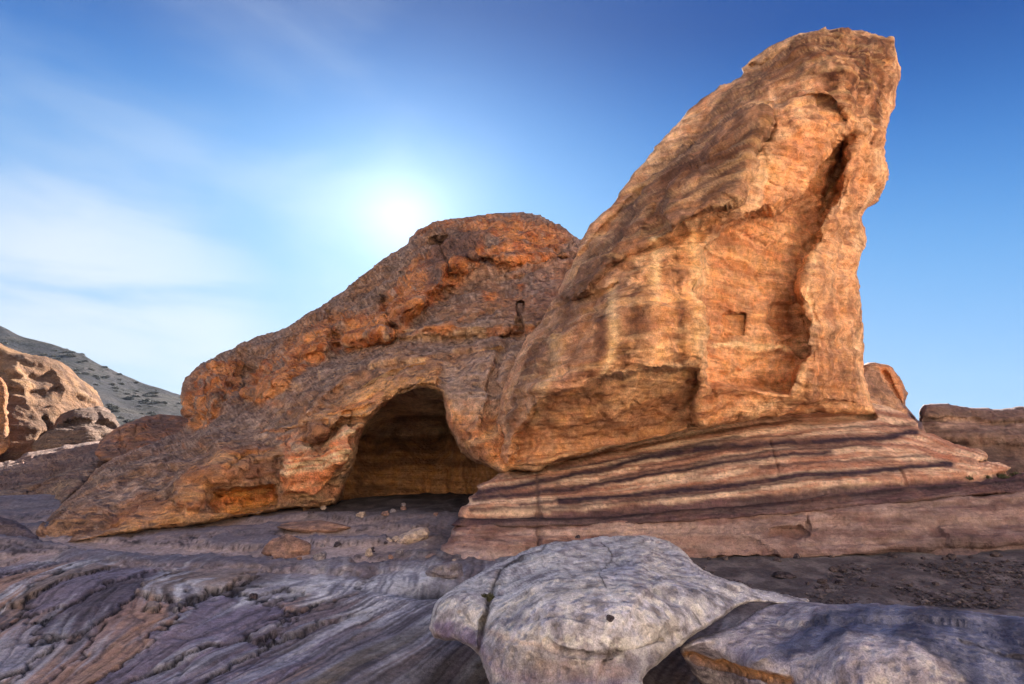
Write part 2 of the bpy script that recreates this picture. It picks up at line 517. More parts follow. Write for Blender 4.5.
def build_bedrock():
    px = np.concatenate([np.linspace(-420, -40, 60), np.arange(-38, 560, 1.7), np.linspace(562, 1400, 330)])
    pyr = np.concatenate([np.linspace(760, 690, 30), np.arange(688, 470, -1.1)])
    Ys = []
    for p in pyr:
        k = slope(p); Y = 2.42 / (GK - k); Ys.append(Y)
    Ys = np.array(Ys); Ys = np.where(Ys > 14.6, 14.6 + (Ys - 14.6) * 1.35, Ys)
    Ys = np.concatenate([[1.2, 2.2, 3.2, 3.9], Ys[Ys > 4.0]])
    A, B = np.meshgrid(px, Ys)
    Xw = (A - 512) / F * B * .985
    X, Y = Xw.ravel(), B.ravel()
    p3 = np.stack([X, Y, 0 * X], -1)
    z = ground_z(X, Y)
    # image position of the flat ground: where things lie on it
    dy = Y; rz = z - CAM[2]
    vv = (rz / dy * cp - sp) / (cp + rz / dy * sp)
    py = IH / 2 - vv * F
    pxx = 512 + X / (dy * (cp - vv * 0) ) * F * (cp - vv * sp) * cp if False else 512 + F * X * (cp - vv * sp) / Y
    # --- layered scales of stone, drawn out along the bedding
    wq = np.stack([fbm(p3 * .8, 3, 11), fbm(p3 * .8 + 5, 3, 12)], -1)
    wf = np.stack([fbm(p3 * 3.5, 3, 13), fbm(p3 * 3.5 + 5, 3, 14)], -1)
    qx = X + .10 * wq[:, 0] + .02 * wf[:, 0]; qy = Y + .35 * wq[:, 1] + .10 * wf[:, 1]
    gx_ = .60 - .94 * sm(-1.9, -4.7, X)                        # the bedding fans out: it swings round from left to right
    ac = qx - gx_ * np.clip(Y - 6.3, -2.5, 1.5); al = qy
    f1, f2, cid, off = worley(np.stack([al / 2.3 + .25 * wf[:, 0], ac / .60 + .20 * wf[:, 1]], -1), 21, 1.0)
    g1, g2, cid2, off2 = worley(np.stack([al / 1.1 + 4, ac / .30], -1), 22, 1.0)
    edge = f2 - f1; edge2 = g2 - g1
    scal = sm(-1.3, -2.5, X + .35 * fbm(p3 * .5, 3, 33)) * sm(10.2, 8.2, Y + .4 * wq[:, 0])
    scal = np.clip(scal + .05 * sm(9.5, 7, Y), 0, 1)
    h = scal * (.03 * (cid - .5) - .035 * off[:, 0] + .015 * off[:, 1])
    h += scal * .12 * (.035 * (cid2 - .5) - .03 * off2[:, 0] + .03 * off2[:, 1])
    h -= scal * (.03 * np.exp(-(edge / .05) ** 2) + .02 * np.exp(-(edge2 / .06) ** 2))
    flow = np.stack([al * .30, ac * 3.4, 0 * X], -1)
    fl = fbm(flow, 4, 41)
    fine = fbm(np.stack([al * .9, ac * 15, 0 * X], -1), 3, 43)
    flr = ridged(flow * np.array([1, .8, 1]), 3, 42)
    h += .008 * fl + .003 * flr * sm(14, 9, Y) + .001 * fine
    h += .16 * fbm(p3 * .28, 3, 51) * sm(4, 7, Y) + .015 * fbm(p3 * 1.7, 4, 52) + .006 * fbm(p3 * 5.0, 3, 53)
    # ledges crossing at mid distance (left), roughly level lines
    led = fbm(np.stack([X * .20 + .3 * wq[:, 0], Y * 1.5 + .12 * X + .3 * wf[:, 1], 0 * X], -1), 4, 61)
    lm = sm(8.3, 9.6, Y) * sm(0.2, -2.2, X) * sm(14, 12.5, Y)
    h += lm * .05 * np.tanh(led * 6)
    ledl = lm * np.exp(-((led + .03) / .035) ** 2)
    rub = sm(-2.6, -1.0, X) * sm(8.6, 9.6, Y) * sm(3.0, 1.0, X)
    h += rub * (.05 * fbm(p3 * 3.0, 3, 71) + .04 * np.maximum(0, fbm(p3 * 6, 2, 72)))
    # gravel hollow on the right
    grav = sm(.9, 1.7, X) * sm(7.0, 7.6, Y + .0 * X)
    h = np.where(X > .9, h * (1 - grav) + grav * (.02 * fbm(p3 * 4, 3, 73) + .05 * fbm(p3 * .8, 2, 74) - .06), h)
    # dark pool-like hollow beside the pale boulder, and the shaded gap under its lobe
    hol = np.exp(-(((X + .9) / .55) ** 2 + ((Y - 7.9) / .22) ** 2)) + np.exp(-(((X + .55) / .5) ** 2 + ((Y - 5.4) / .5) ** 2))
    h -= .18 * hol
    z2 = z + h
    # --- colours of the stone
    grey, lav, blue = C(142, 128, 134), C(148, 132, 144), C(164, 162, 178)
    tan, orange, dark = C(178, 142, 118), C(206, 138, 96), C(60, 50, 54)
    white, olive, brown = C(232, 226, 226), C(132, 116, 98), C(154, 112, 96)
    n1, n2 = fbm(p3 * .55, 4, 81), fbm(p3 * 1.3, 4, 82)
    k2 = rnd((cid * 9999).astype(int), (cid * 77).astype(int), (cid * 7).astype(int), 5)
    k3 = rnd((cid2 * 9999).astype(int), (cid2 * 77).astype(int), (cid2 * 7).astype(int), 6)
    col = mixc(np.tile(grey, (len(X), 1)), lav, sm(-.2, .4, n1 + .3 * fl))
    col = mixc(col, brown, sm(-.05, .45, n2 + .3 * fine) * .55)
    col = mixc(col, tan, scal * sm(.35, .7, cid + .3 * n2 + .2 * (k3 - .5)) * .6)
    col = mixc(col, orange, scal * sm(.62, .85, k2 + .25 * n1 + .2 * fine) * .8)
    col = mixc(col, C(150, 130, 160), scal * sm(.35, .15, k2) * .7)
    col = mixc(col, dark, scal * sm(.22, .08, cid) * .6)
    sheet_ = np.exp(-((X + 2.0) / 1.7) ** 2 - ((Y - 8.0) / 1.1) ** 2)
    pale = sm(-.05, .30, fl + .5 * fbm(p3 * .45 + 3, 3, 83) + .45 * sheet_)
    col = mixc(col, blue, pale * .75 * sm(11.5, 9.5, Y))
    col = mixc(col, white, pale * sm(-.05, .35, .8 * fine + .5 * n2 + .3 * fl) * .85 * sm(10.5, 8.8, Y) * (.35 + .65 * sm(6.4, 7.4, Y)))
    col = mixc(col, olive, sm(-.05, .35, fbm(flow * .6, 3, 84)) * .7 * sm(7.4, 6.2, Y) * sm(-3.2, -2.0, X))
    col = mixc(col, C(112, 102, 128), sm(.05, .35, fbm(flow * .8 + 9, 3, 85)) * .4 * sm(8.5, 6.5, Y))
    col = mixc(col, dark, sm(.14, .45, -fine - .3 * fl) * .5)
    col = mixc(col, dark, sm(.20, .6, flr - .2 * fl) * .5)
    col = mixc(col, C(26, 21, 25), scal * np.exp(-(edge / .06) ** 2) * .95)
    col = mixc(col, C(44, 36, 42), scal * np.exp(-(edge2 / .04) ** 2) * .35)
    # the middle distance on the left: brown and grey ledges
    lcol = mixc(np.tile(C(196, 158, 146), (len(X), 1)), C(120, 110, 126), sm(-.2, .25, led + .3 * n2))
    col = mixc(col, lcol, lm * .75)
    col = mixc(col, C(34, 28, 36), ledl * .8)
    far = sm(10.2, 12, Y)
    col = mixc(col, mixc(np.tile(C(128, 98, 92), (len(X), 1)), C(98, 84, 92), sm(-.3, .3, n2)), far * .3)
    col = mixc(col, C(80, 70, 76), rub * sm(-.35, .25, n1) * .75)
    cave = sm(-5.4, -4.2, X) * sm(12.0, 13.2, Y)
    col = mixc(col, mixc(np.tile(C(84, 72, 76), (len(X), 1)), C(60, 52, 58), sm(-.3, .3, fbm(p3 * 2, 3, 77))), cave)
    col = mixc(col, C(30, 27, 34), np.clip(hol * 1.2, 0, 1) * .8)  # dark colour of the hollow, and painted shade in the gap under the boulder
    gcol = mixc(np.tile(C(92, 82, 88), (len(X), 1)), C(124, 112, 114), sm(-.2, .5, fbm(p3 * 2.2, 4, 79)))
    col = mixc(col, gcol, np.where(X > .5, sm(.7, 1.5, X) * sm(6.6, 7.2, Y), 0))
    col = mixc(col, col.mean(1, keepdims=True) * np.array([.98, .98, 1.06]), .28 * np.ones(len(X))) * .84
    nx, ny = len(px), len(Ys)
    idx = np.arange(nx * ny).reshape(ny, nx)
    Q = np.stack([idx[:-1, :-1].ravel(), idx[:-1, 1:].ravel(), idx[1:, 1:].ravel(), idx[1:, :-1].ravel()], -1)
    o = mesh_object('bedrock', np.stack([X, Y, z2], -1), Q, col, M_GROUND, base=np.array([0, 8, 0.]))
    o['kind'] = 'structure'
    return o
build_bedrock()

def sheet(name, xs, ys, zf, colf, mat, kind='structure'):
    A, B = np.meshgrid(xs, ys); X, Y = A.ravel(), B.ravel()
    P = np.stack([X, Y, zf(X, Y)], -1)
    nx, ny = len(xs), len(ys); idx = np.arange(nx * ny).reshape(ny, nx)
    Q = np.stack([idx[:-1, :-1].ravel(), idx[:-1, 1:].ravel(), idx[1:, 1:].ravel(), idx[1:, :-1].ravel()], -1)
    o = mesh_object(name, P, Q, colf(P), mat, base=np.array([xs.mean(), ys.mean(), 0.]))
    if kind: o['kind'] = kind
    return o

geo = lambda a, b, n: np.sign(np.linspace(-1, 1, n)) * np.abs(np.linspace(-1, 1, n)) ** 2.2 * (b - a) / 2 + (a + b) / 2
def plain_z(X, Y):
    r = np.hypot(X, Y)
    z = -1.1 + .02 * np.clip(Y, -20, 40)
    # unseen slope added behind the camera to bounce sunlight onto the shaded faces
    z = z + 30 * (.30 + .70 * sm(-38, 12, X)) * sm(-6, -46, Y + 4 * np.sin(X * .05)) + 1.6 * fbm(np.stack([X * .05, Y * .05, 0 * X], -1), 4, 5) * sm(14, 40, r)
    return z
def plain_c(P):
    n = fbm(P * .12, 4, 6)
    return mixc(np.tile(C(228, 206, 178), (len(P), 1)), C(212, 182, 152), sm(-.3, .4, n))
sheet('ground', geo(-2500, 2500, 190), geo(-2500, 2500, 190), plain_z, plain_c, M_PLAIN)

# far hillside
def hill():
    ridge = [(-260, 262), (-120, 292), (-60, 306), (0, 325), (25, 335), (75, 350), (107, 366), (139, 382), (162, 388), (181, 394), (230, 402), (300, 412), (420, 428), (560, 440)]
    R_ = spline(ridge, False, 5)
    xs = np.linspace(-250, 550, 330); top = np.interp(xs, R_[:, 0], R_[:, 1])
    ts = np.linspace(0, 1, 150)
    Xs, T = np.meshgrid(xs, ts)
    tp = np.broadcast_to(top, Xs.shape)
    py = 475 + (tp - 475) * np.minimum(T / .8, 1)
    Y = 70 + 130 * np.minimum(T / .8, 1) ** 1.1 + 120 * np.maximum(0, T - .8) / .2
    P = world(Xs.ravel(), py.ravel(), Y.ravel())
    t = T.ravel()
    P[:, 2] -= 40 * np.maximum(0, t - .8) / .2
    P[:, 2] += (1.5 * fbm(P * .02, 3, 8) + .5 * fbm(P * .09, 3, 9)) * sm(.0, .1, t)
    n = fbm(P * .06, 4, 15)
    col = mixc(np.tile(C(74, 68, 68), (len(P), 1)), C(56, 54, 60), sm(-.3, .4, n))
    col = mixc(col, C(76, 68, 62), sm(.15, .5, fbm(P * np.array([.05, .05, .3]), 4, 16)) * .7)
    col = mixc(col, C(38, 38, 34), sm(.06, .28, fbm(P * .45, 3, 17)) * sm(-.25, .1, fbm(P * .05, 3, 18)) * .8)
    nx, ny = len(xs), len(ts); idx = np.arange(nx * ny).reshape(ny, nx)
    Q = np.stack([idx[:-1, :-1].ravel(), idx[:-1, 1:].ravel(), idx[1:, 1:].ravel(), idx[1:, :-1].ravel()], -1)
    o = mesh_object('hillside', P, Q, col, M_FAR, base=np.array([-60., 130, 0])); o['kind'] = 'structure'
    return P.reshape(ny, nx, 3)
HP = hill()

# ================================================================== ROCKS
# ---- the dome with the cave
def dome_relief(P, x, y, n):
    s = strat(P, 31, .04, .02, .5)
    big = sm(16, 24, P[:, 1])
    h = (.14 + .12 * big) * fbm(P * .55, 4, 32) + (.06 + .05 * big) * ridged(P * np.array([1.0, 1.0, 1.8]), 3, 33)
    h += (.05 + .06 * big) * np.tanh(3 * band1(s * 1.6, 34, 3)) + .02 * fbm(P * 4.2, 3, 35)
    f1, f2, cid, off = worley(np.stack([P[:, 0] * 1.7 + P[:, 1], P[:, 2] * 2.2], -1), 36)
    h -= .035 * sm(.35, .0, f1)
    fa, fe = facets(np.stack([P[:, 0] * .9 + .5 * P[:, 1], P[:, 2] * 1.5 + .2 * P[:, 1]], -1) / (1 + .8 * big)[:, None], 28)
    h += (.05 + .06 * big) * fa
    h += (.05 + .08 * big) * np.tanh(5 * beds(P, s, 1.5, 27, .2))
    h += (.03 + .01 * big) * ridged(P * np.array([2.6, 2.6, 3.4]) / (1 + big)[:, None], 3, 30)
    return h

SCARP = [(243, 402), (256, 364), (281, 344), (300, 324), (335, 312), (375, 307), (397, 286), (418, 254), (446, 238), (488, 230), (486, 262), (452, 292), (414, 322), (392, 344), (336, 356), (310, 368), (286, 392), (262, 408)]
SCARP_L = [(179, 430), (180, 396), (188, 378), (210, 362), (238, 357), (246, 365), (240, 392), (220, 416), (200, 428)]
PILLAR = [(281, 446), (276, 480), (279, 499), (318, 506), (334, 492), (347, 466), (357, 438), (372, 421), (345, 425), (318, 446)]
ALC = [(211, 491), (235, 486), (276, 483), (277, 502), (262, 512), (222, 515), (208, 505)]
BROW = [(172, 502), (184, 466), (215, 446), (255, 440), (288, 446), (279, 481), (238, 484), (212, 490), (206, 512), (186, 520)]
ARCH = [(298, 440), (312, 412), (340, 390), (372, 374), (405, 366), (442, 364), (443, 391), (412, 392), (392, 402), (372, 420), (342, 424), (316, 448)]

def dome_colour(P, x, y, n, h):
    crust, grey, brown = C(166, 122, 98), C(144, 116, 104), C(112, 76, 64)
    orange, cream, salmon = C(214, 136, 88), C(236, 184, 138), C(222, 140, 102)
    n1, n2, n3 = fbm(P * .5, 4, 37), fbm(P * 1.7, 4, 38), fbm(P * 5, 3, 39)
    s = strat(P, 31, .04, .02, .5)
    col = mixc(np.tile(crust, (len(P), 1)), grey, sm(-.3, .35, n1 + .4 * n2))
    col = mixc(col, brown, sm(.05, .5, n2 + .5 * n3) * .7)
    col = mixc(col, C(200, 166, 148), sm(.05, .4, n3 + .5 * n1) * .6)
    col = mixc(col, C(100, 76, 70), sm(.08, .4, fbm(P * 3.3 + 2, 4, 29)) * .6)
    # steep faces have lost their dark crust and show fresh stone
    steep = sm(.55, .12, n[:, 2]) * sm(-.55, .1, n1 + n2 * .5)
    col = mixc(col, mixc(np.tile(salmon, (len(P), 1)), cream, sm(-.3, .3, band1(s * 2.2, 40))), steep * .55 * sm(24, 14, P[:, 1]))
    og = mixc(np.tile(orange, (len(P), 1)), C(168, 88, 52), sm(-.2, .4, n2 + .5 * band1(s * 2, 43)))
    for poly, k in ((SCARP, .9), (SCARP_L, .95)):
        col = paint(col, x, y, poly, og, 5, k, P, .14, 44)
    for poly, k in (([(418, 218), (500, 212), (556, 226), (574, 240), (548, 262), (512, 272), (470, 262), (498, 240), (440, 232)], .85),
                    ([(420, 322), (452, 318), (462, 330), (440, 338), (422, 334)], .9),
                    ([(478, 288), (500, 290), (498, 304), (482, 306)], .9), ([(508, 280), (532, 284), (520, 292)], .8),
                    ([(405, 232), (430, 222), (446, 226), (420, 240)], .8),
                    ([(100, 528), (118, 500), (150, 490), (172, 498), (186, 520), (140, 530)], .35)):
        col = paint(col, x, y, poly, og, 5, k, P, .4, 45)
    col = paint(col, x, y, [(430, 236), (470, 224), (498, 230), (482, 250), (500, 270), (452, 262), (440, 285), (420, 290)], C(116, 90, 84), 8, .8)
    lay = band1(s * 4.5, 46, 3)
    warm = mixc(np.tile(C(232, 166, 114), (len(P), 1)), C(198, 124, 84), sm(-.2, .3, lay))
    for poly, k in ((BROW, .6), (ARCH, .9), ([(170, 505), (210, 505), (262, 511), (330, 500), (336, 510), (200, 525), (110, 536), (110, 524)], .6),
                    ([(440, 392), (470, 400), (502, 395), (522, 420), (520, 472), (498, 474), (470, 460), (448, 430)], .75)):
        col = paint(col, x, y, poly, warm, 9, k, P, .5, 47)
    col = paint(col, x, y, ALC, mixc(np.tile(C(232, 160, 96), (len(P), 1)), C(206, 124, 76), sm(-.2, .3, lay)), 4, .95)
    pil = mixc(np.tile(C(222, 136, 98), (len(P), 1)), C(240, 198, 158), sm(-.1, .35, band1(s * 6, 48)))
    col = paint(col, x, y, PILLAR, pil, 5, .95)
    col = paint(col, x, y, [(296, 428), (318, 414), (334, 424), (330, 446), (310, 450)], C(150, 104, 84), 5, .8)
    col = paint(col, x, y, [(228, 470), (262, 452), (288, 450), (279, 482), (240, 484)], C(128, 92, 80), 8, .7)
    # pale crust round the cave's right jamb
    col = paint(col, x, y, [(438, 362), (500, 350), (520, 345), (505, 385), (498, 410), (470, 420), (448, 410)], C(196, 164, 148), 8, .55, P, .6, 49, 2.5)
    return col

dome_ctrl = [(35, 545, 10.5), (60, 534, 10.7), (110, 529, 10.75), (150, 523, 11.2), (200, 516, 11.7), (270, 505, 13), (330, 500, 13.7),
    (60, 500, 12.2), (120, 480, 13.5), (180, 460, 14.5), (200, 480, 12.7), (230, 490, 12.6), (160, 505, 12.0),
    (150, 440, 18.5), (200, 430, 18), (250, 430, 15.8), (300, 440, 13.7), (320, 470, 13.5),
    (280, 390, 18), (340, 390, 15), (400, 380, 14.3), (440, 380, 13.6), (460, 430, 12.3), (490, 450, 11.9), (480, 390, 12.9), (505, 350, 14.2), (515, 400, 12.6),
    (330, 360, 18.5), (400, 350, 16.5), (450, 350, 15.8), (185, 415, 26), (190, 400, 27), (200, 380, 29), (250, 370, 27), (300, 330, 27.5), (350, 330, 23), (340, 300, 29),
    (400, 310, 20.5), (430, 290, 21.5), (400, 260, 29), (450, 240, 28), (500, 230, 27), (540, 260, 23), (555, 235, 28), (520, 300, 18.8), (560, 285, 20), (600, 300, 19), (560, 400, 13.5)]
dome_feats = [('reg', SCARP, -3.0, 18), ('reg', SCARP_L, -3.4, 20), ('reg', [(412, 236), (430, 224), (500, 213), (560, 224), (590, 245), (570, 262), (510, 268), (470, 262), (446, 240), (420, 250)], -1.6, 10), ('reg', [(384, 334), (440, 300), (520, 285), (570, 290), (560, 330), (520, 334), (440, 338)], -.9, 12), ('reg', [(300, 400), (340, 360), (386, 344), (520, 338), (505, 350), (440, 364), (372, 372), (330, 398), (296, 436)], -.5, 10), ('reg', PILLAR, -.5, 8), ('reg', ALC, .8, 6), ('reg', BROW, -.5, 12), ('reg', ARCH, -.6, 9),
    ('reg', [(306, 424), (322, 420), (331, 432), (326, 444), (310, 444)], -.22, 7),
    ('reg', [(300, 440), (306, 420), (330, 416), (338, 432), (330, 450), (312, 454)], .25, 5),
    ('reg', [(226, 470), (262, 452), (286, 450), (279, 483), (240, 485)], .35, 10),
    ('crk', [(384, 342), (430, 338), (480, 338), (520, 335)], .5, 2.5), ('crk', [(200, 432), (250, 432), (300, 428), (330, 404)], .3, 2),
    ('crk', [(228, 470), (250, 455), (285, 448)], .3, 3), ('crk', [(345, 412), (375, 404), (410, 388)], .25, 2.5),
    ('reg', [(470, 405), (485, 400), (505, 404), (515, 440), (495, 462), (470, 455), (455, 430)], -.3, 14),
    ('crk', [(505, 340), (494, 380), (492, 410), (490, 428)], .5, 4),
    ('crk', [(330, 300), (380, 292), (410, 268)], .5, 4), ('crk', [(300, 345), (350, 330), (385, 322)], .5, 3),
    ('crk', [(243, 358), (248, 378), (243, 398)], 1.4, 5), ('crk', [(262, 362), (268, 380), (262, 395)], .5, 4), ('crk', [(292, 338), (300, 356)], 1.6, 4), ('crk', [(330, 314), (340, 346)], 2.0, 5), ('crk', [(383, 298), (392, 328)], 2.0, 5), ('crk', [(212, 360), (206, 400)], 1.2, 4), ('crk', [(440, 244), (452, 275)], 1.6, 5),
    ('reg', [(516, 301), (523, 300), (524, 330), (516, 331)], 1.0, 2.0),
    ('crk', [(460, 320), (500, 310), (515, 300)], .3, 3), ('crk', [(430, 300), (470, 285), (520, 278), (560, 262)], .4, 3)]
dome_outline = [(35, 538, .5, 12), (48, 517, .8, 16), (75, 490), (100, 468), (130, 450), (158, 438), (176, 431, .5, 8), (181, 424, 1, 8), (180, 400, 2.5, 10), (186, 378, 2.5, 14), (205, 362, 2.5, 14), (230, 348, 2.5, 14), (262, 335), (290, 325),
    (310, 312), (335, 295), (360, 275), (385, 258), (405, 245), (411, 236), (425, 226), (450, 219), (480, 214), (512, 212), (540, 216), (560, 224), (580, 239), (606, 262, 1, 8), (612, 300, 1, 8), (590, 380, 1, 8), (560, 440, 1, 8), (540, 470, .4, 6),
    (515, 470, .6, 8), (500, 473, .7, 10), (478, 463, .9, 12), (458, 447, .9, 12), (447, 425, .9, 12), (441, 394, .8, 6), (437, 391, .4, 3), (412, 392, .3, 3), (392, 402, .5, 5), (372, 420, .7, 8), (361, 440, .8, 10), (353, 468, .8, 10), (342, 496, .7, 10),
    (332, 506, .5, 8), (300, 509, .5, 8), (262, 514, .6, 8), (200, 523, .5, 8), (150, 531, .4, 8), (110, 536, .3, 8), (60, 545, .3, 8)]
cave_base = world(np.array([330.]), np.array([508.]), np.array([14.0]))[0]
dome = empty('domed_outcrop', cave_base, label='long domed brown sandstone outcrop with the open cave under its arch', cat='rock outcrop')
rock('rock_body', dome_outline, dome_ctrl, dome_feats, 16, 90, 1.4, dome_relief, dome_colour, M_DOME, dome, R=2.0, wd=22, seed=2, jag=.45)

def cave_relief(P, x, y, n):
    return .10 * fbm(P * .9, 4, 131) + .035 * ridged(P * np.array([.8, .8, 3]), 3, 132) + .015 * fbm(P * 5, 2, 133)
def cave_colour(P, x, y, n, h):
    s = strat(P, 31)
    col = mixc(np.tile(C(160, 112, 76), (len(P), 1)), C(122, 84, 60), sm(-.3, .3, band1(s * 3, 134) + .6 * fbm(P * 1.2, 3, 135)))
    col = paint(col, x, y, [(320, 370), (520, 370), (520, 434), (320, 440)], mixc(np.tile(C(206, 176, 148), (len(P), 1)), C(170, 138, 116), sm(-.3, .3, fbm(P * .8, 3, 136))), 6, .9)  # upper part painted lighter to stand for light on the ceiling
    return mixc(col, C(70, 52, 44), sm(.2, .5, fbm(P * .8 + 4, 3, 137)) * .5)
cave_ctrl = [(325, 520, 14.6), (322, 470, 14.8), (335, 430, 15), (365, 395, 15), (400, 372, 14.9), (450, 368, 14.7), (480, 410, 14.5), (520, 460, 14.5), (530, 520, 15),
    (420, 395, 15.2), (430, 410, 16.8), (420, 425, 18.8), (440, 433, 19.6), (400, 434, 19.4), (400, 442, 18.5), (450, 442, 18.2), (370, 440, 18.4), (365, 470, 17.6), (420, 470, 17.7), (470, 470, 17.0), (420, 500, 17.2), (360, 505, 16.6), (480, 500, 16.2), (420, 520, 17.2), (390, 415, 17.3)]
cave_feats = [('crk', [(462, 450), (468, 480), (472, 500)], .3, 2.5), ('crk', [(426, 478), (428, 502)], .3, 3), ('crk', [(448, 470), (450, 500)], .25, 2), ('reg', [(340, 505), (345, 490), (400, 482), (425, 490), (430, 510), (350, 515)], -.35, 8)]
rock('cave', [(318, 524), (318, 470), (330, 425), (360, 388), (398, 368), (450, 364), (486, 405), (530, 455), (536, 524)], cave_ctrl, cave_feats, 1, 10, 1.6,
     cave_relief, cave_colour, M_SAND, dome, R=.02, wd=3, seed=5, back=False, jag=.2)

# ---- the leaning rock
def lean_relief(P, x, y, n):
    s = strat(P, 61, .10, .02, .4)
    h = .20 * fbm(P * .5, 3, 62) + .05 * ridged(P * np.array([1.1, 1.1, 1.7]), 3, 63)
    # ribs running up the weathered left shoulder
    up = region(x, y, [(500, 430), (520, 340), (580, 230), (690, 100), (800, 30), (830, 40), (770, 100), (690, 170), (650, 220), (600, 300), (560, 370), (520, 430)], 30)
    dg = np.stack([(P[:, 0] * .75 - P[:, 2] * .65) * 2.0, (P[:, 0] * .65 + P[:, 2] * .75) * .45, P[:, 1] * .6], -1)
    h += up * (.12 * ridged(dg, 3, 64) + .05 * fbm(P * 3, 3, 65))
    flat = region(x, y, [(706, 385), (704, 290), (720, 232), (760, 210), (822, 215), (810, 260), (806, 330), (796, 400), (720, 425)], 16)
    fa, fe = facets(np.stack([P[:, 0] * 1.3 + .5 * P[:, 1], P[:, 2] * 1.7 + .2 * P[:, 0]], -1), 59)
    fb, fe2 = facets(np.stack([P[:, 0] * 3.1 + 1.2 * P[:, 1], P[:, 2] * 3.9], -1), 58)
    h += .04 * fa + .015 * fb - .015 * np.exp(-(fe / .06) ** 2)
    h *= 1 - .6 * flat
    b = beds(P, s, 2.6, 57)
    h += .035 * np.tanh(4 * b) * (1 - .5 * flat)
    h += .045 * np.tanh(3 * band1(s * 2.0, 66, 3)) + .03 * band1(s * 7, 67, 3) + .018 * fbm(P * 5, 3, 68)
    f1, f2, cid, off = worley(np.stack([P[:, 0] * 2.3 + .6 * P[:, 1], P[:, 2] * 2.6], -1), 69)
    pit = sm(.0, .4, fbm(P * .7 + 8, 2, 70)) * (1 - flat)
    h -= .07 * pit * sm(.38, .05, f1)
    # chips at the broken right edge
    rt = sm(835, 870, x) * sm(420, 380, y)
    g1, g2, cid2, off2 = worley(np.stack([P[:, 0] * 1.6 + P[:, 1], P[:, 2] * .9], -1), 71)
    h += rt * (.10 * (cid2 - .5)) + rt * .03 * ridged(P * 1.1, 3, 72)
    return h

ALCOVE = [(703, 250), (722, 231), (745, 211), (770, 207), (792, 192), (815, 167), (838, 136), (852, 130), (847, 165), (834, 200), (827, 216), (816, 250), (800, 290), (811, 320), (810, 352), (796, 382), (790, 396), (705, 386), (700, 363), (707, 330), (702, 290)]
SLOT = [(846, 124), (862, 131), (852, 160), (840, 190), (828, 222), (812, 216), (826, 180)]
PROW = [(655, 216), (665, 182), (700, 152), (735, 110), (768, 104), (773, 124), (757, 150), (752, 185), (740, 207), (716, 214), (692, 224), (672, 236)]
PILR = [(662, 238), (716, 214), (706, 250), (702, 290), (707, 330), (700, 363), (656, 372), (606, 378), (600, 330), (640, 262)]
RIB = [(820, 229), (836, 196), (862, 140), (882, 148), (888, 175), (865, 215), (861, 260), (863, 330), (869, 412), (800, 408), (808, 370), (815, 320), (805, 290), (815, 255)]
UNDER = [(512, 440), (538, 398), (605, 380), (656, 373), (699, 366), (704, 386), (692, 408), (706, 434), (574, 462), (506, 474)]
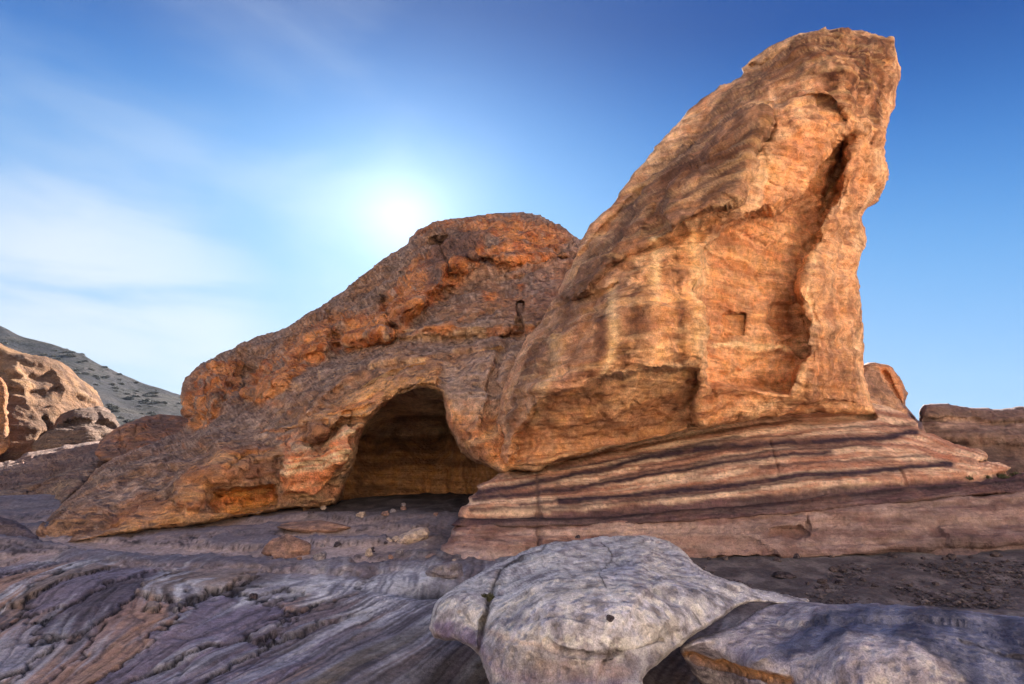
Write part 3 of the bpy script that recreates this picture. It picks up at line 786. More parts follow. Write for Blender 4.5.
def lean_colour(P, x, y, n, h):
    orange, light, brown, crust = C(206, 144, 108), C(232, 184, 146), C(134, 88, 68), C(116, 84, 72)
    n1, n2, n3 = fbm(P * .5, 4, 73), fbm(P * 1.6, 4, 74), fbm(P * 5, 3, 75)
    s = strat(P, 61, .10, .02, .4)
    ver = fbm(P * np.array([2.2, 2.2, .22]), 4, 76)
    lay = band1(s * 3.2, 77, 4)
    col = mixc(np.tile(orange, (len(P), 1)), light, sm(-.25, .35, n1 + .5 * lay))
    col = mixc(col, brown, sm(.05, .5, n2 + .5 * n3 + .3 * lay) * .7)
    col = mixc(col, brown, sm(.12, .4, ver) * .55)
    col = mixc(col, light, sm(.15, .45, -ver) * .4)
    top = region(x, y, [(494, 470), (494, 425), (520, 345), (575, 250), (640, 160), (740, 62), (800, 30), (905, 28), (905, 60), (870, 75), (820, 60), (775, 95), (735, 130), (690, 175), (655, 240), (600, 300), (575, 345), (535, 400), (515, 450)], 22)
    cr = mixc(np.tile(crust, (len(P), 1)), C(160, 118, 98), sm(-.2, .5, n3 + n2))
    col = mixc(col, cr, top * .85)
    col = mixc(col, C(80, 58, 50), top * sm(-.12, .22, n2 + .5 * n3) * .75)
    prow = mixc(np.tile(C(100, 66, 52), (len(P), 1)), C(160, 110, 84), sm(-.25, .35, n2 + .6 * n3))
    col = paint(col, x, y, [(600, 262), (640, 200), (668, 160), (700, 140), (738, 104), (768, 104), (773, 124), (757, 150), (745, 200), (716, 214), (690, 226), (672, 238), (640, 250)], prow, 10, .88)
    pilc = mixc(np.tile(C(228, 158, 106), (len(P), 1)), C(196, 124, 82), sm(-.2, .3, n2 + lay * .5))
    col = paint(col, x, y, PILR, pilc, 8, .65)
    smooth = mixc(np.tile(C(226, 156, 112), (len(P), 1)), C(192, 122, 86), sm(-.25, .3, fbm(P * np.array([.6, .6, 2.2]), 4, 78)))
    col = paint(col, x, y, [(706, 385), (704, 290), (720, 232), (756, 208), (770, 140), (840, 110), (848, 150), (826, 214), (810, 260), (806, 330), (796, 400), (720, 425), (690, 420)], smooth, 8, .8)
    col = mixc(col, C(246, 204, 160), region(x, y, [(716, 340), (760, 342), (800, 345), (800, 352), (750, 350), (716, 348)], 3) * .8)
    col = paint(col, x, y, [(770, 300), (795, 296), (800, 335), (775, 340), (765, 322)], C(148, 84, 58), 8, .7, P, .6, 79, 2)
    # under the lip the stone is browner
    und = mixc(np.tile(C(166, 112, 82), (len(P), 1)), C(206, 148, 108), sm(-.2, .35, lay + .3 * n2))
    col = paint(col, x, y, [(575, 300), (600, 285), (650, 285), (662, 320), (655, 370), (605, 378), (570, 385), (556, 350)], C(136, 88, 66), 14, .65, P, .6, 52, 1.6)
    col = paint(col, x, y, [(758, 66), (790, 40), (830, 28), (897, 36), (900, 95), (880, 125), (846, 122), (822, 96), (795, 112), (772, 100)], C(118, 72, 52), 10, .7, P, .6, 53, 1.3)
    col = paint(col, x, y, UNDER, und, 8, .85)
    # dark water stains running down
    for ln, wd_, k in (([(666, 236), (677, 270), (680, 320), (682, 368)], 7, .75), ([(652, 232), (650, 280), (645, 330)], 5, .35), ([(638, 270), (634, 330), (630, 374)], 9, .8),
                       ([(606, 296), (600, 340), (590, 376)], 8, .75), ([(835, 36), (830, 62), (838, 84)], 11, 1.2), ([(858, 42), (862, 70), (855, 95)], 10, 1.2), ([(880, 45), (886, 80), (880, 120)], 7, .9), ([(800, 45), (815, 60)], 8, .8),
                       ([(808, 105), (822, 98), (836, 108), (846, 122)], 6, .7), ([(690, 175), (720, 165), (752, 150)], 14, .7),
                       ([(826, 385), (822, 400), (820, 410)], 5, .6), ([(846, 300), (848, 350), (850, 400)], 5, .4), ([(836, 340), (834, 380)], 3, .5), ([(858, 300), (860, 400)], 3, .4)):
        col = streak(col, x, y, ln, wd_, C(84, 50, 40), k * sm(-.5, .1, n3 + ver))
    for ln, wd_, k in (([(690, 232), (700, 280), (698, 350)], 7, .5), ([(655, 238), (657, 262), (654, 285)], 5, .8), ([(612, 290), (614, 340), (606, 374)], 5, .6), ([(560, 340), (548, 380), (535, 420)], 6, .35)):
        col = streak(col, x, y, ln, wd_, C(246, 204, 156), k)
    b = beds(P, s, 2.6, 57); b2 = beds(P, s, 7.0, 56)
    col = mixc(col, C(120, 72, 52), np.exp(-((b - .02) / .03) ** 2) * .65 * sm(-.3, .2, n2))
    col = mixc(col, C(150, 92, 64), np.exp(-(b2 / .05) ** 2) * .25)
    col = mixc(col, C(240, 190, 140), sm(.1, .35, b2) * .25)
    rib = mixc(np.tile(C(206, 140, 102), (len(P), 1)), C(150, 96, 74), sm(-.1, .3, ver))
    col = paint(col, x, y, RIB, rib, 9, .6)
    return col
lean_ctrl = [(500, 465, 11.5), (525, 464, 11.0), (574, 454, 11.1), (636, 441, 11.3), (700, 427, 11.7), (753, 418, 12.0), (812, 414, 12.4), (866, 411, 13.0),
    (515, 410, 11.2), (540, 396, 9.9), (605, 377, 9.35), (656, 371, 9.5), (699, 364, 10.1), (560, 425, 10.5), (640, 415, 10.5), (700, 400, 10.9), (760, 395, 11.5), (810, 385, 11.8), (855, 385, 12.7),
    (535, 360, 11.0), (580, 340, 9.75), (640, 330, 9.35), (700, 330, 10.0), (760, 340, 10.9), (815, 330, 11.6), (856, 330, 12.8),
    (565, 300, 11.6), (605, 275, 10.6), (660, 280, 9.9), (700, 280, 10.1), (760, 280, 10.9), (810, 280, 11.5), (852, 270, 12.8),
    (620, 215, 12.1), (680, 205, 10.6), (735, 195, 10.2), (780, 200, 10.8), (825, 200, 11.6), (872, 180, 12.4),
    (700, 130, 12.4), (750, 120, 11.1), (800, 120, 10.6), (850, 110, 11.0), (888, 110, 12.3),
    (760, 70, 12.6), (820, 52, 11.6), (870, 50, 11.9), (895, 60, 12.5)]
lean_feats = [('reg', ALCOVE, 1.15, 7), ('reg', SLOT, .32, 7), ('reg', PROW, -1.1, 9), ('reg', [(560, 300), (600, 240), (640, 195), (690, 140), (735, 105), (768, 104), (773, 124), (757, 150), (745, 200), (716, 214), (690, 226), (672, 238), (640, 252), (612, 268), (585, 300)], -.5, 7), ('reg', RIB, -.22, 10), ('reg', UNDER, .55, 4),
    ('crk', [(536, 320), (578, 300), (605, 291), (620, 284)], .30, 2.5), ('crk', [(575, 262), (600, 235), (640, 190)], .3, 4), ('crk', [(560, 330), (590, 320), (640, 318)], .12, 2),
    ('crk', [(672, 240), (680, 300), (682, 366)], .04, 3), ('crk', [(742, 62), (762, 66), (790, 48)], .35, 3), ('crk', [(768, 102), (772, 130), (756, 152)], .25, 3),
    ('crk', [(766, 180), (784, 190), (795, 192)], .12, 1.5), ('crk', [(740, 232), (755, 240), (765, 246)], .10, 1.3), ('crk', [(758, 238), (768, 230), (780, 222)], .08, 1.2), ('crk', [(775, 245), (785, 234)], .08, 1.2),
    ('reg', [(712, 310), (720, 306), (750, 312), (752, 340), (722, 342), (710, 330)], .08, 5),
    ('reg', [(722, 313), (746, 313), (746, 337), (722, 337)], .30, 1.5),
    ('crk', [(703, 252), (720, 262), (735, 272)], .07, 2.0), ('crk', [(706, 352), (690, 368), (640, 374)], .2, 3),
    ('crk', [(700, 400), (740, 398), (780, 400)], .1, 2), ('crk', [(720, 380), (740, 372), (780, 352)], .10, 2),
    ('reg', [(768, 300), (798, 296), (804, 335), (775, 342), (762, 322)], .22, 8),
    ('reg', [(800, 96), (824, 90), (845, 105), (850, 122), (832, 132), (812, 118)], .35, 7), ('reg', [(760, 40), (830, 28), (895, 40), (890, 80), (850, 92), (800, 78)], -.25, 16),
    ('crk', [(868, 60), (862, 100), (852, 130)], .2, 4), ('crk', [(884, 60), (880, 100), (868, 150)], .2, 3), ('crk', [(845, 235), (838, 280), (845, 330), (838, 390)], .08, 3), ('crk', [(828, 260), (826, 320), (822, 400)], .05, 2.5),
    ('crk', [(686, 208), (700, 196), (728, 196)], .08, 4),
    ('reg', [(600, 250), (640, 200), (690, 150), (700, 165), (660, 205), (640, 245), (615, 262)], -.2, 9)]
lean_outline = [(512, 467, .5, 8), (498, 462, .6, 10), (493, 440, .8, 14), (497, 412, 1.2, 18), (508, 380, 1.4, 20), (522, 347), (540, 318), (558, 286), (572, 260, .3, 4), (580, 240, .05, 2), (592, 223, .05, 2), (610, 207, .05, 2), (632, 178, .05, 2), (652, 152, .05, 2), (672, 128, .05, 2), (690, 109, .05, 2),
    (715, 90, .05, 2), (742, 75, .05, 2), (741, 68, .05, 2), (748, 62, .05, 2), (764, 51, .1, 2), (778, 43, .2, 3), (800, 36, .5, 6), (820, 29, 1, 5), (826, 25, 1, 3), (827, 31, 1, 5), (850, 29), (870, 33), (886, 37, 1, 6), (894, 35, 1, 5), (896, 50), (902, 70), (898, 95), (891, 125), (884, 148, 1, 6), (889, 172, 1, 5), (883, 190, 1, 6),
    (870, 206, 1, 6), (863, 217, 1, 6), (868, 235, 1, 5), (862, 258, 1, 6), (857, 276, 1, 6), (860, 300, 1, 8), (864, 330, 1, 8), (866, 360, 1, 8), (869, 388, 1, 8), (874, 411, .6, 6),
    (850, 414, .5, 6), (812, 416, .5, 6), (753, 420, .5, 6), (699, 429, .5, 6), (636, 443, .5, 6), (574, 456, .5, 6), (538, 464, .5, 6)]
lean_base = world(np.array([690.]), np.array([432.]), np.array([12.6]))[0]
lean = empty('leaning_rock', lean_base, label='towering orange sandstone block leaning out over the striped ledge', cat='rock')
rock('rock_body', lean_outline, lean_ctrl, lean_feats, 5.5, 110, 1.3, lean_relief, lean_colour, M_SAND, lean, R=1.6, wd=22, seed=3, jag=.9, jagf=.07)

# ---- the striped ledge below it: banded bench on a pink plinth
C0 = [(430, 484), (500, 466), (574, 452), (636, 438), (700, 424), (753, 414), (812, 408), (870, 406), (918, 417), (960, 440), (1010, 462), (1100, 470)]
C1 = [(430, 521), (455, 520), (600, 518), (715, 510), (800, 502), (880, 492), (1010, 478), (1100, 470)]
def tcoord(x, y):
    a = np.interp(x, *np.array(C0).T); b = np.interp(x, *np.array(C1).T)
    return (y - a) / np.maximum(b - a, 8)
BANDS = [([(478, 493), (540, 482), (597, 470), (685, 451), (786, 442), (868, 438), (916, 432)], 3.0, .85),
         ([(474, 499), (540, 492), (597, 484), (715, 464), (798, 455), (830, 452)], 2.4, .75),
         ([(560, 468), (640, 455), (720, 441), (800, 433)], 1.4, .5),
         ([(560, 502), (691, 489), (798, 476), (868, 471), (951, 464)], 2.6, .9),
         ([(640, 468), (720, 452), (800, 446), (870, 444)], 1.3, .5),
         ([(520, 505), (640, 494), (720, 482)], 1.2, .6), ([(500, 477), (580, 465), (660, 452), (740, 436)], 1.2, .5), ([(600, 479), (700, 462), (800, 449), (880, 447)], 1.3, .6),
         ([(620, 501), (720, 490), (820, 478), (900, 470)], 1.2, .55), ([(760, 468), (840, 460), (930, 456)], 1.3, .55), ([(830, 428), (880, 426), (916, 424)], 1.4, .5), ([(470, 509), (560, 507), (680, 497), (760, 488)], 1.3, .6)]
def bench_relief(P, x, y, n):
    t = tcoord(x, y); z = 0 * t
    q = np.stack([t * 9, x * .006, z], -1)
    h = .018 * np.tanh(2.5 * fbm(q, 3, 101)) + .035 * fbm(P * .9, 4, 102) + .015 * fbm(P * 5, 3, 103)
    h += .020 * fbm(np.stack([t * 30, x * .012, z], -1), 4, 104)
    for ln, wd_, k in BANDS: h -= .008 * k * stroke(x, y, spline(ln, False, 5), wd_)
    h -= .13 * stroke(x, y, spline([(461, 514), (597, 511), (715, 503), (798, 494), (880, 485), (1010, 474)], False, 5), 3.5)
    return h
def bench_colour(P, x, y, n, h):
    t = tcoord(x, y); z = 0 * t
    pink, lt, rust = C(202, 148, 124), C(232, 192, 164), C(168, 112, 92)
    f = fbm(np.stack([t * 13, x * .008, z], -1), 4, 105)
    g = fbm(np.stack([t * 40, x * .012, z], -1), 3, 106)
    n2 = fbm(P * 1.5, 4, 107)
    col = mixc(np.tile(pink, (len(P), 1)), lt, sm(-.15, .3, f + .3 * g))
    col = mixc(col, rust, sm(.05, .4, -f + .4 * g) * .8)
    col = mixc(col, C(186, 104, 78), sm(860, 960, x) * sm(-.2, .3, n2) * .6)
    purple = C(64, 48, 60)
    for ln, wd_, k in BANDS:
        xx = y + 1.6 * f
        col = mixc(col, purple, np.clip(stroke(x, xx, spline(ln, False, 5), wd_ * 1.25) * k * 1.35, 0, 1))
    tl = fbm(np.stack([t * 24, x * .004, z], -1), 3, 107); col = mixc(col, C(104, 74, 76), np.exp(-(tl / .045) ** 2) * .55)
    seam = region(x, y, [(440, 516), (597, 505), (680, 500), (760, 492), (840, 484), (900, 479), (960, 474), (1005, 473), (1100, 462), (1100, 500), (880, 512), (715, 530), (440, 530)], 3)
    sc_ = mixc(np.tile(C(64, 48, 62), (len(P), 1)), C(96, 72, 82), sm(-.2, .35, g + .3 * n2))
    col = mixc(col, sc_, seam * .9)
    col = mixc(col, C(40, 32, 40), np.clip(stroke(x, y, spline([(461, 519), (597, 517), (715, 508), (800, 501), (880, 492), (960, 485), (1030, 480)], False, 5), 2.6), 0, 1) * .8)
    # a wet-looking vertical stain near the left end
    col = streak(col, x, y, [(538, 462), (537, 490), (540, 520)], 2.0, C(92, 70, 72), .7)
    col = mixc(col, C(120, 84, 74), sm(.15, .5, n2) * .35)
    return col
bench_ctrl = [(460, 518, 10.55), (600, 515, 10.4), (715, 507, 10.4), (800, 499, 10.5), (880, 490, 10.8), (1010, 476, 11.6), (1100, 472, 12.2),
    (476, 488, 11.1), (600, 488, 11.0), (720, 475, 11.1), (820, 462, 11.3), (900, 455, 11.8), (980, 458, 12.2),
    (510, 470, 11.8), (600, 455, 12.3), (700, 430, 12.7), (800, 416, 13.2), (870, 412, 13.6), (915, 425, 13.4), (700, 410, 13.4), (560, 440, 12.8), (800, 400, 13.8)]
bench_outline = [(459, 519, .3, 5), (456, 515, .3, 5), (462, 508, .3, 5), (469, 503, .2, 4), (468, 498, .3, 5), (478, 490, .3, 5), (476, 486, .3, 5), (492, 478, .4, 5), (508, 468, .5, 6), (540, 450, .5, 6), (640, 420, .5, 6), (720, 402, .5, 6), (812, 398, .5, 6), (880, 404, .6, 6), (916, 420, .5, 6), (919, 430, .4, 5),
    (935, 434, .5, 6), (958, 445, .5, 5), (985, 452, .4, 5), (987, 459, .3, 4), (978, 462, .2, 3), (995, 462, .4, 4), (1011, 467, .3, 4), (1008, 472, .2, 3), (990, 476, .2, 3), (1024, 472, .4, 6), (1110, 462, .4, 6), (1110, 500, .2, 4), (1010, 494, .2, 4), (880, 506, .2, 4), (800, 514, .2, 4), (715, 521, .2, 4), (600, 526, .2, 4), (462, 528, .2, 4)]
ledge = empty('striped_ledge', world(np.array([720.]), np.array([556.]), np.array([9.9]))[0], label='low ledge of pink sandstone striped with dark purple bands under the leaning block', cat='rock ledge')
rock('banded_bench', bench_outline, bench_ctrl, [('crk', [(512, 470), (538, 467), (574, 459), (636, 446), (699, 432), (753, 423), (812, 419), (872, 416)], .7, 3.2), ('crk', [(538, 462), (537, 490), (540, 520)], .06, 1.5), ('crk', [(900, 470), (905, 480)], .1, 1.5), ('crk', [(770, 440), (778, 470)], .06, 1.3)], 3.5, 40, 1.15, bench_relief, bench_colour, M_BAND, ledge, R=.4, wd=6, seed=7, jag=.7, jagf=.15, warp=1.0)
def plinth_relief(P, x, y, n):
    fa, fe = facets(np.stack([P[:, 0] * .8, P[:, 2] * 2.6 + P[:, 0] * .1], -1), 110)
    h = .05 * fa + .05 * np.tanh(5 * beds(P, P[:, 2] - .04 * P[:, 0], 3.0, 109)) + .07 * fbm(P * .8, 4, 111) + .03 * fbm(P * np.array([1, 1, 5]), 4, 112) + .015 * fbm(P * 5, 3, 113)
    h += .03 * ridged(P * np.array([.7, .7, 3.5]), 2, 114)
    return h
def plinth_colour(P, x, y, n, h):
    n1, n2 = fbm(P * .6, 4, 115), fbm(P * np.array([1.2, 1.2, 6]), 4, 116)
    col = mixc(np.tile(C(150, 108, 98), (len(P), 1)), C(180, 140, 128), sm(-.2, .35, n2))
    col = mixc(col, C(136, 92, 86), sm(-.1, .3, n1) * .7)
    bb = beds(P, P[:, 2] - .04 * P[:, 0], 3.0, 109); col = mixc(col, C(84, 62, 64), np.exp(-(bb / .035) ** 2) * .6); col = mixc(col, C(210, 178, 166), sm(.1, .35, beds(P, P[:, 2], 7, 108)) * .45)
    col = mixc(col, C(118, 94, 96), sm(620, 800, x) * .65)
    col = mixc(col, C(176, 146, 142), sm(700, 800, x) * sm(.0, .3, n2) * .5)
    col = paint(col, x, y, [(720, 560), (880, 548), (930, 534), (1030, 530), (1120, 534), (1120, 566)], C(104, 84, 88), 7, .7)
    col = mixc(col, C(190, 160, 152), sm(545, 556, y) * sm(560, 480, x) * .5)
    col = streak(col, x, y, [(540, 516), (538, 530), (541, 548)], 2.0, C(96, 70, 72), .7)
    col = paint(col, x, y, [(770, 528), (800, 524), (812, 536), (790, 546), (765, 542)], C(112, 76, 70), 6, .6)
    return col
plinth_ctrl = [(440, 545, 10.1), (460, 525, 10.35), (600, 521, 10.25), (727, 513, 10.2), (868, 503, 10.5), (1024, 490, 11.2), (430, 562, 9.2), (600, 556, 9.75), (720, 556, 9.65), (800, 560, 9.6), (900, 560, 9.65), (1030, 560, 9.8), (760, 535, 9.9), (900, 530, 10.1), (1100, 490, 11.6), (1100, 560, 10.2), (1000, 520, 10.4)]
rock('pink_plinth', [(432, 560, .2, 4), (440, 548, .3, 6), (448, 538, .3, 6), (461, 523, .4, 5), (520, 522, .3, 4), (597, 520, .3, 4), (727, 511, .3, 4), (868, 502, .3, 4), (960, 495, .3, 4), (1030, 487, .3, 4), (1110, 480, .3, 4), (1110, 575, .2, 4), (900, 572, .2, 4), (720, 572, .2, 4), (560, 572, .2, 4)],
     plinth_ctrl, [('crk', [(808, 516), (806, 540)], .08, 1.5), ('crk', [(541, 516), (538, 548)], .08, 1.5), ('reg', [(770, 528), (800, 524), (812, 536), (790, 546), (765, 542)], .15, 5),
     ('reg', [(700, 556), (860, 552), (930, 540), (1120, 538), (1120, 580), (700, 580)], .25, 8)], 3.0, 30, 1.3, plinth_relief, plinth_colour, M_BAND, ledge, R=.3, wd=5, seed=8, jag=.8, jagf=.12)

# ---- pale boulders in the foreground
def zc(px, py, z): return (px, py, (1.6 - z) / -slope(py))
def pale_relief(P, x, y, n):
    fa, fe = facets(np.stack([P[:, 0] * 1.5 + .6 * P[:, 1], P[:, 1] * 1.2 - .5 * P[:, 0] + P[:, 2]], -1), 140)
    h = .020 * fa - .008 * np.exp(-(fe / .04) ** 2) + .05 * fbm(P * .9, 4, 141) + .022 * fbm(P * np.array([2.5, 2.5, 4]), 4, 142) + .012 * ridged(P * 2.2, 3, 143)
    return h + .006 * fbm(P * 11, 2, 144)
def pale_colour(P, x, y, n, h):
    n1, n2, n3 = fbm(P * .9, 4, 145), fbm(P * 2.6, 4, 146), fbm(P * np.array([1.6, 1.6, 6]), 4, 147)
    col = mixc(np.tile(C(214, 206, 204), (len(P), 1)), C(196, 192, 202), sm(-.2, .4, n1))
    col = mixc(col, C(160, 150, 156), sm(.0, .4, n2) * .7)
    col = mixc(col, C(218, 206, 194), sm(.1, .5, -n2 + n1 * .4) * .6)
    fa, fe = facets(np.stack([P[:, 0] * 1.5 + .6 * P[:, 1], P[:, 1] * 1.2 - .5 * P[:, 0] + P[:, 2]], -1), 140)
    col = mixc(col, C(120, 112, 118), np.exp(-(fe / .035) ** 2) * .45 * sm(-.2, .2, n2))
    sp = fbm(P * 9, 3, 139); col = mixc(col, C(120, 112, 114), sm(.16, .34, sp) * .6); col = mixc(col, C(238, 232, 226), sm(.14, .34, -sp + .3 * n2) * .55)
    cr = ridged(P * np.array([1.3, 1.3, 1.8]), 3, 138); col = mixc(col, C(104, 96, 102), sm(.50, .62, cr) * .6)
    for ln, w_ in (([(548, 540), (534, 556), (508, 566), (496, 580), (490, 600), (482, 625), (478, 650)], 1.7), ([(508, 566), (520, 560), (534, 556)], 1.3), ([(600, 540), (612, 556), (600, 572), (606, 590)], .7), ([(560, 650), (600, 654), (640, 648)], .9)):
        col = streak(col, x, y, ln, w_, C(52, 44, 46), .85)
    front = [(428, 622), (445, 622), (470, 628), (490, 640), (520, 632), (560, 646), (600, 655), (648, 644), (690, 628), (690, 640), (640, 690), (620, 705), (480, 705), (420, 640)]
    fc = mixc(np.tile(C(148, 134, 132), (len(P), 1)), C(124, 118, 132), sm(-.2, .2, n3))
    fc = mixc(fc, C(168, 132, 112), sm(.15, .45, fbm(P * np.array([1.2, 1.2, 5]) + 4, 3, 148)) * .5)
    col = paint(col, x, y, front, fc, 14, .6)
    pur = C(112, 94, 124)
    col = paint(col, x, y, [(430, 624), (452, 618), (476, 626), (478, 648), (440, 640)], pur, 5, .75, P, .6, 149, 3)
    col = streak(col, x, y, [(478, 640), (488, 660), (512, 676), (560, 680), (620, 682)], 6, pur, .5)
    col = streak(col, x, y, [(488, 632), (520, 640), (556, 650)], 4, C(186, 146, 116), .4)
    col = streak(col, x, y, [(560, 652), (585, 656), (625, 652), (660, 642)], 1.6, C(110, 96, 94), .4)
    return col
pb_ctrl = [zc(600, 537, .80), zc(660, 541, .78), zc(540, 547, .74), zc(490, 568, .62), zc(560, 560, .76), zc(640, 560, .80), zc(700, 568, .72), zc(760, 592, .58), zc(800, 600, .50),
    zc(445, 605, .48), zc(470, 600, .56), zc(540, 590, .72), zc(620, 590, .74), zc(700, 595, .66), zc(740, 598, .58), zc(435, 620, .36), zc(480, 625, .46), zc(540, 620, .62), zc(610, 625, .62), zc(670, 620, .58),
    zc(500, 642, .46), zc(560, 650, .48), zc(610, 653, .46), zc(655, 640, .48), zc(680, 640, .44), zc(715, 615, .54), zc(440, 636, .28), zc(480, 655, .32), zc(520, 676, .29), zc(580, 684, .30), zc(630, 672, .36), zc(655, 660, .38), zc(560, 705, .22)]
boulder_l = rock('pale_boulder', [(430, 619, .2, 8), (438, 600, .3, 8), (464, 581, .35, 8), (496, 564, .4, 8), (537, 546, .4, 7), (584, 538, .4, 6), (619, 535, .4, 6), (643, 535, .4, 6), (663, 539, .4, 6), (681, 549, .4, 6), (697, 565, .35, 6), (720, 577, .3, 6), (763, 590, .3, 6), (808, 599, .2, 5), (800, 606, .1, 4), (768, 603, .1, 4), (744, 604, .15, 5), (718, 621, .15, 5), (691, 637, .15, 5), (678, 648, .15, 5), (659, 664, .15, 6), (643, 678, .15, 6), (634, 712, .15, 6),
    (505, 712, .2, 6), (488, 680, .25, 8), (478, 655, .25, 8), (462, 643, .2, 6), (445, 641, .2, 6), (431, 635, .2, 6)], pb_ctrl,
    [('crk', [(548, 540), (534, 556), (508, 566), (496, 580), (490, 600), (482, 625), (478, 650)], .12, 2.2), ('crk', [(545, 642), (556, 650), (585, 655), (625, 651), (662, 640)], .04, 1.6), ('crk', [(460, 612), (470, 624), (476, 628)], .05, 2)],
    .9, 60, 1.3, pale_relief, pale_colour, M_PALE, seed=11, jag=.8, jagf=.1, warp=2.0, rimkeep=.1)
set_props(boulder_l, 'pale grey cracked boulder with a green tuft growing in its crack', 'boulder')

def blue_relief(P, x, y, n):
    dg = np.stack([(P[:, 0] * .8 - P[:, 1] * .6) * 4.0, (P[:, 0] * .6 + P[:, 1] * .8) * .8, P[:, 2] * 3], -1)
    fa, fe = facets(np.stack([P[:, 0] * 1.2 + .6 * P[:, 1], P[:, 1] * 1.0 - .5 * P[:, 0] + P[:, 2]], -1), 150)
    return .025 * fa + .05 * fbm(P * .9, 4, 151) + .018 * ridged(dg, 3, 152) + .012 * fbm(P * 3.2, 4, 153) + .005 * fbm(P * 11, 2, 154)
def blue_colour(P, x, y, n, h):
    n1, n2 = fbm(P * 1.0, 4, 155), fbm(P * 2.8, 4, 156)
    dg = np.stack([(P[:, 0] * .8 - P[:, 1] * .6) * 4.2, (P[:, 0] * .6 + P[:, 1] * .8) * .9, P[:, 2] * 3], -1)
    sw = fbm(dg, 4, 157)
    pale = mixc(np.tile(C(188, 176, 180), (len(P), 1)), C(150, 140, 150), sm(-.2, .4, n2))
    blue = mixc(np.tile(C(106, 110, 132), (len(P), 1)), C(82, 84, 104), sm(-.25, .3, sw))
    blue = mixc(blue, C(150, 150, 168), sm(.15, .45, -sw) * .55)
    sp = fbm(P * 9, 3, 149); pale = mixc(pale, C(116, 106, 110), sm(.16, .34, sp) * .5); pale = mixc(pale, C(222, 212, 208), sm(.12, .34, -sp) * .5); blue = mixc(blue, C(58, 60, 80), sm(.10, .3, sw * .8 + sp * .5) * .5)
    m = region(x, y, [(755, 660), (780, 632), (815, 612), (850, 600), (900, 598), (1000, 604), (1120, 610), (1120, 720), (990, 720), (940, 668), (900, 645), (860, 636), (835, 645), (805, 655), (780, 665)], 9)
    col = mixc(pale, blue, m * sm(-1.1, -.35, n1 + .3 * n2) * .92)
    col = paint(col, x, y, [(680, 648), (700, 640), (760, 640), (830, 668), (800, 700), (720, 690), (690, 668)], C(132, 128, 150), 6, .5, P, .6, 158, 2.5)
    col = mixc(col, C(206, 142, 84), stroke(x, y, [(684, 655), (700, 662), (740, 674), (790, 682)], 3.0) * .85)
    return col
bb_ctrl = [zc(690, 645, .40), zc(731, 628, .46), zc(775, 606, .52), zc(838, 606, .60), zc(900, 607, .66), zc(1000, 616, .64), zc(1100, 624, .62), zc(760, 640, .48), zc(840, 630, .60), zc(920, 640, .62), zc(1020, 645, .58),
    zc(690, 658, .26), zc(740, 672, .30), zc(800, 684, .34), zc(900, 684, .48), zc(1000, 684, .48), zc(720, 684, .06), zc(1100, 690, .45), zc(900, 720, .3), zc(760, 720, -.05)]
boulder_r = rock('pale_boulder', [(680, 648, .2, 6), (700, 637, .25, 7), (731, 627, .25, 7), (752, 613, .25, 6), (770, 604, .25, 6), (800, 601, .3, 6), (838, 604, .35, 6), (870, 603, .35, 6), (920, 606, .35, 6), (980, 612, .35, 6), (1030, 617, .35, 6), (1130, 624, .35, 6), (1130, 740, .2, 6), (740, 740, .2, 6), (704, 690, .2, 8), (686, 662, .2, 8)], bb_ctrl,
    [('crk', [(684, 658), (720, 670), (790, 684)], .10, 3), ('crk', [(960, 640), (1000, 655), (1040, 660)], .06, 2.5), ('crk', [(754, 660), (790, 640), (830, 615)], -.05, 8)],
    .8, 60, 1.3, blue_relief, blue_colour, M_PALE, seed=12, jag=.7, jagf=.1, warp=2.0, rimkeep=.1)
set_props(boulder_r, 'smooth blue grey boulder at the lower right with an orange lower rim', 'boulder')

# ---- generic weathered rock painter for the rocks further off
def simple_relief(a, f, sd, lay=.0):
    def g(P, x, y, n):
        h = a * fbm(P * f, 4, sd) + a * .5 * ridged(P * f * np.array([2, 2, 3.0]), 3, sd + 1) + a * .12 * fbm(P * f * 8, 3, sd + 2)
        if lay: h = h + lay * np.tanh(3 * band1(strat(P, sd + 3, .05, 0, .6) * f * 2.4, sd + 4, 3))
        return h
    return g
def simple_colour(a, b, c, f, sd, lay=.4, extra=None):
    def g(P, x, y, n, h):
        n1, n2 = fbm(P * f, 4, sd + 5), fbm(P * f * 3.5, 4, sd + 6)
        l = band1(strat(P, sd + 3, .05, 0, .6) * f * 4, sd + 7, 3)
        col = mixc(np.tile(C(*a), (len(P), 1)), C(*b), sm(-.3, .4, n1 + lay * l))
        col = mixc(col, C(*c), sm(.0, .5, n2 + .3 * n1 - .3 * lay * l) * .75)
        if extra: col = extra(col, P, x, y, n)
        return col
    return g

def ex_back(col, P, x, y, n):
    col = paint(col, x, y, [(872, 364), (892, 364), (906, 385), (907, 405), (898, 402), (884, 380)], C(206, 134, 96), 4, .9)
    return paint(col, x, y, [(895, 400), (925, 415), (925, 432), (905, 425)], C(84, 78, 96), 4, .8)
o = rock('boulder', [(856, 432), (858, 380), (866, 364, .6, 6), (880, 362, .6, 6), (892, 366, .6, 5), (902, 380, .6, 5), (908, 394, .5, 5), (907, 404, .4, 5), (916, 415, .4, 5), (926, 432, .4, 5), (922, 442), (880, 445)],
     [(870, 380, 15), (890, 372, 15.6), (905, 395, 15.8), (880, 410, 14.6), (920, 430, 15.4), (870, 435, 14.6)], [('crk', [(884, 372), (896, 395), (912, 418)], .3, 2.5)], 4, 20, 1.3,
     simple_relief(.12, .9, 171, .03), simple_colour((150, 112, 98), (176, 132, 108), (112, 84, 78), .8, 171, extra=ex_back), M_SAND, R=.8, wd=9, seed=14)
set_props(o, 'small brown boulder half hidden behind the foot of the leaning block', 'boulder')

